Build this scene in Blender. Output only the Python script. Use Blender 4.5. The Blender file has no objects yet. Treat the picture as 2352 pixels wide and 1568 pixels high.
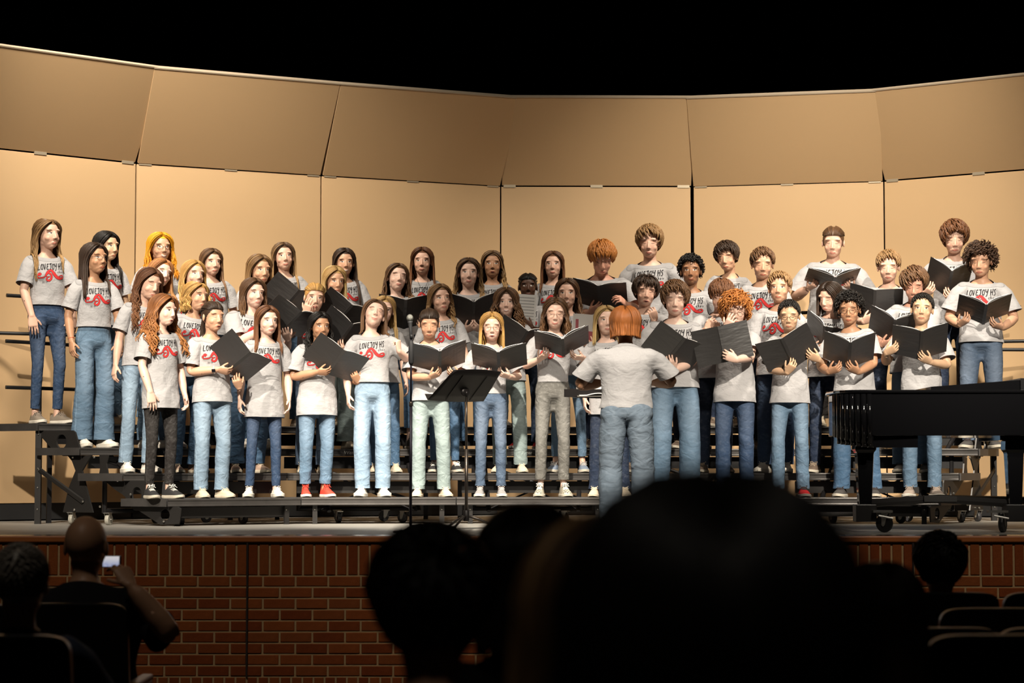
import bpy, bmesh, math, random
import numpy as np
from mathutils import Vector, Matrix, Euler
from mathutils.bvhtree import BVHTree
PI = math.pi
R = math.radians
SC = bpy.context.scene
COL = SC.collection
random.seed(7)

# ------------------------------------------------------------------ camera
FPX = 4800.0                 # focal length in pixels of a 2352 wide frame
HORIZON = 1075.0
CAM_Z = 0.46                 # metres above the stage floor (z = 0)
PITCH = math.atan((HORIZON - 784.0) / FPX)
cam_d = bpy.data.cameras.new('camera')
cam = bpy.data.objects.new('camera', cam_d); COL.objects.link(cam)
cam_d.sensor_width = 36.0
cam_d.lens = FPX / 2352.0 * 36.0
cam.location = (0, 0, CAM_Z)
cam.rotation_euler = (PI / 2 + PITCH, 0, 0)
cam_d.dof.use_dof = True
cam_d.dof.focus_distance = 17.8
cam_d.dof.aperture_fstop = 3.4
cam_d.clip_start = 0.05
SC.camera = cam

# ------------------------------------------------------------------ world, lights, exposure
w = bpy.data.worlds.new('world'); SC.world = w; w.use_nodes = True
w.node_tree.nodes['Background'].inputs[0].default_value = (0.9, 0.75, 0.6, 1)
w.node_tree.nodes['Background'].inputs[1].default_value = 0.0016
SC.view_settings.view_transform = 'Standard'
SC.view_settings.look = 'None'
SC.view_settings.exposure = 0.0
SC.view_settings.gamma = 1.0
SC.view_settings.use_curve_mapping = False

def spot(name, loc, aim, watts, size=55, blend=0.8, rad=0.12, col=(1.0, 0.90, 0.75)):
    l = bpy.data.lights.new(name, 'SPOT'); l.energy = watts; l.spot_size = R(size)
    l.spot_blend = blend; l.shadow_soft_size = rad; l.color = col
    o = bpy.data.objects.new(name, l); COL.objects.link(o)
    o.location = loc
    o.rotation_euler = (Vector(aim) - Vector(loc)).to_track_quat('-Z', 'Y').to_euler()
    return o
LIGHTS = [
    # front of house spots: position, aim, watts, cone, softness
    ((-4.0, 7.5, 6.6), (-2.7, 18.2, 0.5), 7800, 24.5, .10),
    ((0.6, 7.5, 6.6), (0.1, 17.4, 0.0), 2300, 24, .12),
    ((4.2, 7.5, 6.6), (3.1, 18.2, 0.7), 10400, 25, .10),
    ((-0.6, 10.6, 7.6), (-0.30, 17.2, 0.35), 12500, 22, .12),
    ((-2.6, 10.6, 7.6), (-2.0, 17.0, 0.5), 5200, 19, .12),
    ((0.3, 8.4, 6.8), (0.85, 15.0, 0.8), 5200, 15, .12),
    ((-3.0, 8.5, 7.0), (-2.6, 14.6, -0.5), 560, 62, .2),
    ((3.6, 8.5, 7.0), (3.0, 14.6, -0.5), 760, 58, .2),
]
for i, (p, a, wt, sz, rd) in enumerate(LIGHTS):
    spot('stage_light', p, a, wt, sz, 1.0, rd)
# overhead border lights between stage edge and shell
for x, wt in ((-3.2, 2200), (-0.9, 280), (1.0, 200), (3.0, 2550)):
    spot('border_light', (x, 15.6, 6.4), (x * .92, 20.2, 1.1), wt, 68, 1.0, 0.30)
# unseen fill spots, added to brighten the audience heads and backs
spot('audience_fill', (-2.6, 6.2, 6.5), (-2.0, 7.9, 0), 190, 56, 1.0, .2)
spot('audience_fill', (2.8, 5.6, 6.5), (2.1, 7.4, 0), 110, 56, 1.0, .2)
spot('audience_fill', (-0.4, 0.2, 5.0), (0.1, 2.6, 0), 85, 44, 1.0, .2)
# ------------------------------------------------------------------ helpers
def ray(px, py):
    d = Vector(((px - 1176.0) / FPX, 1.0, -(py - 784.0) / FPX))
    c, s = math.cos(PITCH), math.sin(PITCH)
    return Vector((d.x, d.y * c - d.z * s, d.y * s + d.z * c))
def at(px, py, Y):                      # the place seen at that pixel, Y metres in front of the camera
    d = ray(px, py)
    return Vector((0, 0, CAM_Z)) + d * (Y / d.y)
def on_z(px, py, z):
    d = ray(px, py)
    return Vector((0, 0, CAM_Z)) + d * ((z - CAM_Z) / d.z)

class Geo:
    def __init__(s):
        s.v = []; s.f = []; s.m = []; s.mi = 0
    def add(s, vs, fs):
        b = len(s.v)
        s.v.extend([tuple(v) for v in vs])
        s.f.extend([tuple(b + i for i in f) for f in fs])
        s.m.extend([s.mi] * len(fs))
        return s
    def box(s, x0, x1, y0, y1, z0, z1):
        vs = [(x, y, z) for z in (z0, z1) for y in (y0, y1) for x in (x0, x1)]
        return s.add(vs, [(0, 2, 3, 1), (4, 5, 7, 6), (0, 1, 5, 4), (2, 6, 7, 3), (0, 4, 6, 2), (1, 3, 7, 5)])
    def obox(s, c, hx, hy, hz, M=None):
        vs = []
        for z in (-1, 1):
            for y in (-1, 1):
                for x in (-1, 1):
                    p = Vector((x * hx, y * hy, z * hz))
                    if M: p = M @ p
                    vs.append(p + Vector(c))
        return s.add(vs, [(0, 2, 3, 1), (4, 5, 7, 6), (0, 1, 5, 4), (2, 6, 7, 3), (0, 4, 6, 2), (1, 3, 7, 5)])
    def prism(s, poly, z0, z1):         # poly of (x,y), counter clockwise
        n = len(poly)
        vs = [(p[0], p[1], z0) for p in poly] + [(p[0], p[1], z1) for p in poly]
        fs = [tuple(range(n - 1, -1, -1)), tuple(range(n, 2 * n))]
        fs += [(i, (i + 1) % n, n + (i + 1) % n, n + i) for i in range(n)]
        return s.add(vs, fs)
    def plate(s, poly, a, b):           # poly of points, extruded from +a to +b (vectors)
        n = len(poly); a = Vector(a); b = Vector(b)
        vs = [Vector(p) + a for p in poly] + [Vector(p) + b for p in poly]
        fs = [tuple(range(n - 1, -1, -1)), tuple(range(n, 2 * n))]
        fs += [(i, (i + 1) % n, n + (i + 1) % n, n + i) for i in range(n)]
        return s.add(vs, fs)
    def tube(s, pts, rad, n=8, cap=True, flat=None, up=None):
        # pts: list of points; rad: number or list of numbers or of (ra, rb)
        pts = [Vector(p) for p in pts]
        k = len(pts)
        if not isinstance(rad, list): rad = [rad] * k
        vs = []; prev = None
        for i, p in enumerate(pts):
            t = (pts[min(i + 1, k - 1)] - pts[max(i - 1, 0)])
            if t.length < 1e-9: t = Vector((0, 0, 1))
            t.normalize()
            if prev is None:
                u = Vector(up) if up is not None else (Vector((1, 0, 0)) if abs(t.x) < 0.9 else Vector((0, 1, 0)))
            else: u = prev
            a = u - t * u.dot(t)
            if a.length < 1e-6: a = t.orthogonal()
            a.normalize(); prev = a
            b = t.cross(a)
            r = rad[i]
            ra, rb = r if isinstance(r, (tuple, list)) else (r, r)
            for j in range(n):
                an = 2 * PI * j / n
                vs.append(p + a * (ra * math.cos(an)) + b * (rb * math.sin(an)))
        fs = []
        for i in range(k - 1):
            for j in range(n):
                fs.append((i * n + j, i * n + (j + 1) % n, (i + 1) * n + (j + 1) % n, (i + 1) * n + j))
        if cap:
            fs.append(tuple(range(n - 1, -1, -1)))
            fs.append(tuple((k - 1) * n + j for j in range(n)))
        return s.add(vs, fs)
    def ball(s, c, r, nu=12, nv=8, M=None):
        if not isinstance(r, (tuple, list)): r = (r, r, r)
        vs = [(0, 0, r[2])]
        for i in range(1, nv):
            ph = PI * i / nv
            for j in range(nu):
                a = 2 * PI * j / nu
                vs.append((r[0] * math.sin(ph) * math.cos(a), r[1] * math.sin(ph) * math.sin(a), r[2] * math.cos(ph)))
        vs.append((0, 0, -r[2]))
        vs = [Vector(v) for v in vs]
        if M: vs = [M @ v for v in vs]
        vs = [v + Vector(c) for v in vs]
        fs = [(0, 1 + j, 1 + (j + 1) % nu) for j in range(nu)]
        for i in range(nv - 2):
            for j in range(nu):
                a = 1 + i * nu + j; b = 1 + i * nu + (j + 1) % nu
                fs.append((a, a + nu, b + nu, b))
        e = len(vs) - 1; q = 1 + (nv - 2) * nu
        fs += [(e, q + (j + 1) % nu, q + j) for j in range(nu)]
        return s.add(vs, fs)
    def lathe(s, prof, c=(0, 0, 0), n=20, M=None):  # prof of (r, z)
        vs = []
        for r, z in prof:
            for j in range(n):
                a = 2 * PI * j / n
                p = Vector((r * math.cos(a), r * math.sin(a), z))
                if M: p = M @ p
                vs.append(p + Vector(c))
        fs = []
        for i in range(len(prof) - 1):
            for j in range(n):
                fs.append((i * n + j, i * n + (j + 1) % n, (i + 1) * n + (j + 1) % n, (i + 1) * n + j))
        fs.append(tuple(range(n - 1, -1, -1))); fs.append(tuple((len(prof) - 1) * n + j for j in range(n)))
        return s.add(vs, fs)
    def mesh(s, name='mesh', smooth=False):
        me = bpy.data.meshes.new(name)
        me.from_pydata([tuple(v) for v in s.v], [], s.f)
        if s.m and max(s.m) > 0: me.polygons.foreach_set('material_index', s.m)
        if smooth: me.polygons.foreach_set('use_smooth', [True] * len(me.polygons))
        me.update()
        return me
    def build(s, name, mat, parent=None, smooth=False, bevel=0, loc=None, auto=False):
        me = s.mesh(name, smooth)
        return link(name, me, mat, parent, bevel, loc, auto)

def link(name, me, mat, parent=None, bevel=0, loc=None, auto=False):
    o = bpy.data.objects.new(name, me); COL.objects.link(o)
    for m in (mat if isinstance(mat, (list, tuple)) else [mat]):
        if m is not None: me.materials.append(m)
    if parent is not None: o.parent = parent
    if loc is not None: o.location = loc
    if bevel:
        b = o.modifiers.new('bevel', 'BEVEL'); b.width = bevel; b.segments = 2; b.limit_method = 'ANGLE'
    return o
def tag(o, label=None, cat=None, group=None, kind=None):
    if label: o['label'] = label
    if cat: o['category'] = cat
    if group: o['group'] = group
    if kind: o['kind'] = kind
    return o
def empty(name, loc=(0, 0, 0), rz=0, label=None, cat=None, group=None):
    o = bpy.data.objects.new(name, None); COL.objects.link(o)
    o.location = loc; o.rotation_euler = (0, 0, rz); o.empty_display_size = 0.1
    return tag(o, label, cat, group)

# ------------------------------------------------------------------ materials
def srgb(r, g, b):
    f = lambda c: (c / 255) / 12.92 if c <= 10 else ((c / 255 + 0.055) / 1.055) ** 2.4
    return (f(r), f(g), f(b))
class NT:
    """tiny helper to write node maths"""
    def __init__(s, mat):
        mat.use_nodes = True; s.t = mat.node_tree; s.b = s.t.nodes['Principled BSDF']
    def node(s, typ, **kw):
        n = s.t.nodes.new(typ)
        for k, v in kw.items(): setattr(n, k, v)
        return n
    def put(s, sock, val):
        if isinstance(val, bpy.types.NodeSocket): s.t.links.new(val, sock)
        elif isinstance(val, (tuple, list)) and len(val) == 3 and sock.type == 'RGBA': sock.default_value = (*val, 1)
        else: sock.default_value = val
    def m(s, op, a, b=0.0, c=0.0):
        n = s.node('ShaderNodeMath', operation=op)
        s.put(n.inputs[0], a); s.put(n.inputs[1], b)
        if op in ('MULTIPLY_ADD', 'COMPARE', 'SMOOTH_MIN'): s.put(n.inputs[2], c)
        return n.outputs[0]
    def ramp01(s, v, lo, hi):           # smooth step of v from lo (0) to hi (1)
        n = s.node('ShaderNodeMapRange', interpolation_type='SMOOTHSTEP')
        s.put(n.inputs[0], v); n.inputs[1].default_value = lo; n.inputs[2].default_value = hi
        return n.outputs[0]
    def mix(s, f, a, b, mode='MIX'):
        n = s.node('ShaderNodeMix', data_type='RGBA', blend_type=mode)
        s.put(n.inputs[0], f); s.put(n.inputs[6], a); s.put(n.inputs[7], b)
        return n.outputs[2]
    def noise(s, vec=None, scale=5, detail=2, rough=0.5, dist=0.0):
        n = s.node('ShaderNodeTexNoise')
        n.inputs['Scale'].default_value = scale; n.inputs['Detail'].default_value = detail
        n.inputs['Roughness'].default_value = rough; n.inputs['Distortion'].default_value = dist
        if vec is not None: s.put(n.inputs['Vector'], vec)
        return n.outputs[0]
    def vscale(s, vec, sc):
        n = s.node('ShaderNodeVectorMath', operation='MULTIPLY'); s.put(n.inputs[0], vec); n.inputs[1].default_value = sc
        return n.outputs[0]
    def coord(s, which='Object'): return s.node('ShaderNodeTexCoord').outputs[which]
    def bump(s, h, strength=0.3, dist=0.01):
        n = s.node('ShaderNodeBump'); n.inputs['Strength'].default_value = strength; n.inputs['Distance'].default_value = dist
        s.put(n.inputs['Height'], h); s.put(s.b.inputs['Normal'], n.outputs[0])
MATS = {}
def mat(name, col=(0.5, 0.5, 0.5), rough=0.6, metal=0.0, spec=0.5, var=0.0, vscale=8.0, bump=0.0, bscale=60.0, coat=0.0):
    if name in MATS: return MATS[name]
    m = bpy.data.materials.new(name); n = NT(m); b = n.b
    b.inputs['Roughness'].default_value = rough; b.inputs['Metallic'].default_value = metal
    b.inputs['Specular IOR Level'].default_value = spec
    b.inputs['Coat Weight'].default_value = coat
    if var > 0:
        f = n.noise(n.coord(), vscale, 3)
        c0 = tuple(c * (1 - var) for c in col); c1 = tuple(min(1, c * (1 + var)) for c in col)
        n.put(b.inputs['Base Color'], n.mix(f, c0, c1))
    else: b.inputs['Base Color'].default_value = (*col, 1)
    if bump > 0: n.bump(n.noise(n.coord(), bscale, 3), bump, 0.004)
    MATS[name] = m
    return m
# ------------------------------------------------------------------ the hall
random.seed(11)
BLK = mat('black_drape', (.012, .010, .010), .95, spec=.1)
g = Geo(); g.box(-14, 14, 24.0, 24.2, -1.4, 12)
tag(g.build('wall_back', BLK), 'black drape wall behind the shell', kind='structure')
g = Geo(); g.box(-14.2, -14, -4, 24.2, -1.4, 12); tag(g.build('wall_left', BLK), kind='structure')
g = Geo(); g.box(14, 14.2, -4, 24.2, -1.4, 12); tag(g.build('wall_right', BLK), kind='structure')
g = Geo(); g.box(-14.2, 14.2, -4, 24.2, 12, 12.2); tag(g.build('ceiling', mat('black_ceiling', (.01, .01, .01), .9)), kind='structure')
EDGE_Y = 14.30
g = Geo(); g.box(-14, 14, EDGE_Y + .32, 24.0, -.12, 0)
m = bpy.data.materials.new('stage_boards'); n = NT(m)
n.put(n.b.inputs['Base Color'], n.mix(n.noise(n.vscale(n.coord(), (1.5, 14, 1)), 3, 4), (.20, .19, .175), (.29, .275, .25)))
n.put(n.b.inputs['Roughness'], n.m('ADD', .42, n.m('MULTIPLY', n.noise(n.coord(), 3, 3), .25)))
tag(g.build('stage_floor', m), 'grey painted stage floor under the risers', kind='structure')
g = Geo(); g.box(-14, 14, EDGE_Y, EDGE_Y + .32, -.040, -.001)
tag(g.build('stage_apron', mat('glossy_black_boards', (.030, .026, .026), .16, spec=.7, var=.3, vscale=3)), kind='structure')
g = Geo(); g.box(-14, 14, EDGE_Y - .040, EDGE_Y, -.042, 0.0)
tag(g.build('stage_nosing', mat('varnished_oak', (.42, .13, .035), .4, var=.2, vscale=6), bevel=.008), kind='structure')
# auditorium floor, raked towards the camera
def floor_z(y): return -1.22 + max(0, (12.4 - y)) * .036
g = Geo(); pr = [(-14, -4), (14, -4), (14, 14.36), (-14, 14.36)]
vs = []
ys = [-4, 12.4, 14.5]
for y in ys:
    for x in (-14, 14): vs.append((x, y, floor_z(y)))
for y in ys:
    for x in (-14, 14): vs.append((x, y, -2.2))
g.add(vs, [(0, 1, 3, 2), (2, 3, 5, 4), (6, 8, 9, 7), (8, 10, 11, 9), (0, 2, 8, 6), (2, 4, 10, 8), (1, 7, 9, 3), (3, 9, 11, 5), (0, 6, 7, 1), (4, 5, 11, 10)])
tag(g.build('floor', mat('dark_carpet', (.02, .014, .012), .95)), kind='structure')

# brick front of the stage
WY = EDGE_Y - .022
SW = FPX / WY
bw_root = Geo(); bw_root.box(-9.5, 9.5, WY + .006, WY + .30, floor_z(14) - .02, -.042)
wall = tag(bw_root.build('stage_front_wall', mat('mortar', (.50, .33, .17), .95, spec=.1, var=.15, vscale=30, bump=.3)), 'low red brick wall holding up the stage front', kind='structure')
BR = [mat('brick_%d' % i, c, .95, spec=.12, var=.22, vscale=25, bump=.5, bscale=90) for i, c in enumerate([(.27, .068, .019), (.245, .058, .016), (.30, .080, .022), (.225, .052, .015), (.27, .075, .022)])]
def brick_mesh(w_, h_, d_=.055):
    g = Geo(); c = .003
    g.add([(-w_/2, 0, -h_/2), (w_/2, 0, -h_/2), (w_/2, 0, h_/2), (-w_/2, 0, h_/2), (-w_/2 + c, -.006, -h_/2 + c), (w_/2 - c, -.006, -h_/2 + c), (w_/2 - c, -.006, h_/2 - c), (-w_/2 + c, -.006, h_/2 - c)],
          [(0, 1, 5, 4), (1, 2, 6, 5), (2, 3, 7, 6), (3, 0, 4, 7), (4, 5, 6, 7)])
    return g.mesh('brick')
CP = 25.4 / SW; BL = 74.6 / SW; JT = .0125
BM = {}
def bmesh_of(kind, mi, wd=None):
    k = (kind, mi, None if wd is None else round(wd, 3))
    if k not in BM:
        me = brick_mesh(wd or (BL - JT), CP - JT) if kind == 's' else brick_mesh(CP - JT, BL - JT)
        me.materials.append(BR[mi]); BM[k] = me
    return BM[k]
rest_b = Geo()
joints = [(571 - 1176) / SW, (2093 - 1176) / SW]
def place_brick(kind, x, z, single, wd=None):
    w_ = wd or ((BL if kind == 's' else CP) - JT)
    for j in joints:
        if kind == 'v' and abs(x - j) < .006: return
    hh = (CP if kind == 's' else BL) - JT
    if abs(x) > 4.2: single = False
    if single:
        o = bpy.data.objects.new('brick', bmesh_of(kind, random.randrange(5), wd)); COL.objects.link(o); o.parent = wall
        o.location = (x, WY + .006, z); o.scale = (1, random.uniform(.7, 1.25), 1)
    else:
        rest_b.mi = random.randrange(5)
        me = brick_mesh(w_, hh); me_v = [(v.co.x + x, v.co.y + WY + .006, v.co.z + z) for v in me.vertices]
        rest_b.add(me_v, [tuple(p.vertices) for p in me.polygons]); bpy.data.meshes.remove(me)
z_top = -.042
zs = z_top - .006 - BL / 2
for i in range(-124, 125):
    x = (571 - 1176) / SW + CP * .5 + i * CP
    px = 1176 + x * SW
    place_brick('v', x, zs, px < 900 or px > 1900)
zc = z_top - .006 - BL - CP / 2
for r in range(9):
    for i in range(-42, 43):
        x = (571 - 1176) / SW + i * BL + (BL * .5 if r % 2 else BL * .98)
        px = 1176 + x * SW
        place_brick('s', x, zc - r * CP, (px < 960) or (px > 1930 and r < 6))
zs2 = zc - 9 * CP + CP / 2 - BL / 2
for i in range(-124, 125):
    x = (571 - 1176) / SW + CP * .5 + i * CP
    place_brick('v', x, zs2, False)
ro = rest_b.build('brick_remainder', BR, wall); ro['kind'] = 'stuff'
for j in joints:
    g = Geo(); g.box(j - .006, j + .006, WY - .010, WY + .01, zs2 + BL / 2, z_top)
    g.build('expansion_joint', mat('joint_sealant', (.03, .018, .014), .8), wall)

# acoustic shell: hinge line found from its height and the seams
ZH = 3.25
hp = [on_z(0, 342, ZH), on_z(313, 375, ZH), on_z(738, 403, ZH), on_z(1150, 427.5, ZH), on_z(1590, 428.5, ZH), on_z(2030, 416, ZH), on_z(2352, 390, ZH)]
W_P = 1.93
d = (hp[0] - hp[1]).normalized(); hp[0] = hp[1] + d * W_P
d = (hp[6] - hp[5]).normalized(); hp[6] = hp[5] + d * W_P
d = (hp[0] - hp[1]).normalized(); d = Matrix.Rotation(R(12), 3, 'Z') @ d; hp.insert(0, hp[0] + d * W_P)
d = (hp[-1] - hp[-2]).normalized(); d = Matrix.Rotation(R(-12), 3, 'Z') @ d; hp.append(hp[-1] + d * W_P)
SHELL = mat('beige_shell_laminate', (.56, .375, .205), .55, spec=.3, var=.025, vscale=1.4)
SHELL_EDGE = mat('shell_edge_trim', (.42, .34, .25), .5, spec=.4)
for i in range(len(hp) - 1):
    a, b = hp[i].copy(), hp[i + 1].copy()
    u = (b - a).normalized(); nrm = Vector((u.y, -u.x, 0))      # towards the singers
    if nrm.y > 0: nrm = -nrm
    L = (b - a).length
    c = (a + b) / 2
    names = ['far left', 'leftmost', 'second from the left', 'third from the left', 'middle', 'fifth from the left', 'rightmost', 'far right']
    lab = ['beige acoustic shell tower outside the left edge of the frame', 'leftmost beige shell tower behind the tall girl at the end of the risers', 'beige shell tower behind the girl with orange hair, second from left',
           'beige shell tower behind the singer with the very long dark hair', 'middle beige shell tower behind the redheaded boy, black gap on its right side', 'beige shell tower behind the big singer with tied back hair',
           'beige shell tower at the right edge behind the curly haired boy', 'beige acoustic shell tower outside the right edge of the frame'][i]
    root = empty('acoustic_shell', (c.x, c.y, 0), math.atan2(u.y, u.x), lab, 'stage shell', 'acoustic shell towers behind the choir')
    gap = .006
    x0, x1 = -L / 2 + gap, L / 2 - gap
    if i == 4: x1 -= .012
    if i == 5: x0 += .008
    th = .035
    g = Geo(); g.box(x0, x1, 0, th, .155, ZH - .006)
    g.build('lower_panel', SHELL, root, bevel=.003)
    g = Geo(); g.box(x0, x1, .012, .06, .012, .155); g.build('base_skirt', mat('black_skirt', (.012, .012, .013), .7), root)
    # upper panel leans forward over the stage
    T_ = math.atan2(.50, .79); LU = math.hypot(.50, .79)
    M = Matrix.Translation((0, 0, ZH + .006)) @ Matrix.Rotation(T_, 4, 'X')
    ov = .02 if i in (2, 4) else 0
    g = Geo(); g.box(-L / 2 + (.012), L / 2 - .012, 0 - (.012 if i in (2, 3, 5) else 0), th, 0, LU)
    o = g.build('upper_panel', SHELL, root, bevel=.003); o.matrix_local = M
    g = Geo(); g.box(-L / 2 + .010, L / 2 - .010, -.004 - (.012 if i in (2, 3, 5) else 0), th + .004, LU, LU + .012)
    o = g.build('top_trim', SHELL_EDGE, root); o.matrix_local = M
    for hx in (-.42, 0, .42):
        g = Geo(); g.box(hx * L * 1.08 - .06, hx * L * 1.08 + .06, -.007, .004, ZH - .014, ZH + .014)
        g.build('hinge', mat('hinge_steel', (.62, .52, .38), .35, .6), root)
    # frame behind
    g = Geo()
    for sx in (-1, 1):
        g.tube([(sx * .55, .09, .0), (sx * .55, .09, ZH)], .022, 8)
        g.tube([(sx * .55, .09, .10), (sx * .55, .30, .06)], .022, 8)
    g.tube([(-.55, .09, 1.2), (.55, .09, 1.2)], .018, 8)
    g.build('tower_frame', mat('frame_black', (.02, .02, .02), .5), root)

# ------------------------------------------------------------------ risers
SD = .457
FR = [Vector((-2.735, 16.62, 0)), Vector((-1.74, 17.28, 0)), Vector((-.464, 17.40, 0)), Vector((.83, 17.40, 0)), Vector((2.20, 17.38, 0)), Vector((3.505, 17.20, 0))]
DR = [Vector((-.865, .50, 0)), Vector((-.36, .95, 0)), Vector((-.11, 1.0, 0)), Vector((.10, 1.0, 0)), Vector((.26, .97, 0)), Vector((.55, .86, 0))]
HT = [.217, .419, .628, .831]
def seam(i, d): return FR[i] + DR[i] * d
def step_pos(px, row, back, z=None):
    z = HT[row] if z is None else z
    d = row * SD + back
    for i in range(5):
        a, b = seam(i, d), seam(i + 1, d)
        ra = a.x / a.y; rb = b.x / b.y
        r = (px - 1176.0) / FPX
        # exact ratio under the pitch
        y_px = HORIZON - (z - CAM_Z) * FPX / a.y
        q = ray(px, y_px); r = q.x / q.y
        if r <= rb or i == 4:
            if r < ra and i > 0: pass
            # a + t (b-a) on the ray x = r y
            den = (b.x - a.x) - r * (b.y - a.y); t = (r * a.y - a.x) / den
            p = a + (b - a) * t
            return Vector((p.x, p.y, z))
DECK = mat('riser_carpet', (.035, .034, .036), .8, var=.2, vscale=40)
EXTR = mat('black_extrusion', (.080, .074, .071), .34, .55, var=.35, vscale=9)
FRM = mat('black_powdercoat', (.012, .011, .012), .42, .2)
PLATE = mat('riser_side_plate', (.024, .022, .021), .42, .4)
BOLT = mat('bolt_zinc', (.6, .58, .54), .3, 1.0)
WHEEL = mat('caster_wheel', (.035, .033, .035), .5)
FORK = mat('caster_fork', (.5, .49, .46), .32, .9)
def caster(parent, p, r=.045, rz=0, wheel=WHEEL):
    """wheel stands on the floor under p"""
    M = Matrix.Rotation(rz, 3, 'Z')
    pv = parent.matrix_world.translation if parent else Vector((0, 0, 0))
    q = Vector(p)
    root = empty('caster', q); root.parent = parent
    g = Geo(); Mx = M @ Matrix.Rotation(PI / 2, 3, 'Y')
    g.lathe([(r * .3, -.016), (r * .94, -.016), (r, -.008), (r, .008), (r * .94, .016), (r * .3, .016)], M @ Vector((0, .018, r)), 22, Mx)
    g.build('wheel', wheel, root)
    g = Geo()
    for sx in (-1, 1):
        pl = [Vector((sx * .021, -.02, r * 2.15)), Vector((sx * .021, .028, r * 2.15)), Vector((sx * .021, .030, r * .8)), Vector((sx * .021, .018, r * .62)), Vector((sx * .021, .004, r * .8))]
        g.plate([M @ v for v in pl], M @ Vector((-.002, 0, 0)), M @ Vector((.002, 0, 0)))
    g.obox((0, 0, r * 2.17), .026, .03, .003, M)
    g.tube([M @ Vector((-.026, .018, r)), M @ Vector((.026, .018, r))], .005, 8)
    g.build('fork', FORK, root)
    return root
def plate_hole(poly, c, rx, rz, th, M):
    """upright plate (local x,z outline) with an oval hole; star shaped about c"""
    N = 40; out = []; inn = []
    P_ = [Vector((p[0], p[1])) for p in poly]; C_ = Vector(c)
    for k in range(N):
        a = 2 * PI * k / N; d = Vector((math.cos(a), math.sin(a))); best = None
        for i in range(len(P_)):
            p, q = P_[i] - C_, P_[(i + 1) % len(P_)] - C_
            e = q - p; den = d.x * e.y - d.y * e.x
            if abs(den) < 1e-9: continue
            t = (p.x * e.y - p.y * e.x) / den; s_ = (p.x * d.y - p.y * d.x) / den
            if t > 0 and -1e-6 <= s_ <= 1 + 1e-6 and (best is None or t > best): best = t
        best = best or .01
        out.append(C_ + d * best); inn.append(C_ + Vector((rx * d.x, rz * d.y)))
    g = Geo(); vs = []
    for y in (-th / 2, th / 2):
        vs += [M @ Vector((p.x, y, p.y)) for p in out] + [M @ Vector((p.x, y, p.y)) for p in inn]
    fs = []
    for k in range(N):
        j = (k + 1) % N
        fs += [(k, j, N + j, N + k), (2 * N + k, 3 * N + k, 3 * N + j, 2 * N + j), (k, 2 * N + k, 2 * N + j, j), (N + k, N + j, 3 * N + j, 3 * N + k)]
    g.add(vs, fs); return g
def text_mesh(s_, size, ext=.0006, matl=None):
    cu = bpy.data.curves.new('t', 'FONT'); cu.body = s_; cu.size = size; cu.extrude = ext; cu.align_x = 'CENTER'; cu.align_y = 'CENTER'; cu.resolution_u = 2; cu.shear = .15
    o = bpy.data.objects.new('t', cu); COL.objects.link(o)
    dg = bpy.context.evaluated_depsgraph_get(); me = bpy.data.meshes.new_from_object(o.evaluated_get(dg))
    bpy.data.objects.remove(o); return me
WEN = text_mesh('Wenger', .044); WEN.materials.append(mat('white_paint', (.7, .68, .62), .6))
RL = ['leftmost black choral riser unit carrying the two tall girls on its end', 'black choral riser unit behind the microphone stand, second from the left', 'middle black choral riser unit behind the music stand',
      'black choral riser unit behind the conductor', 'rightmost black choral riser unit behind the grand piano']
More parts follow.
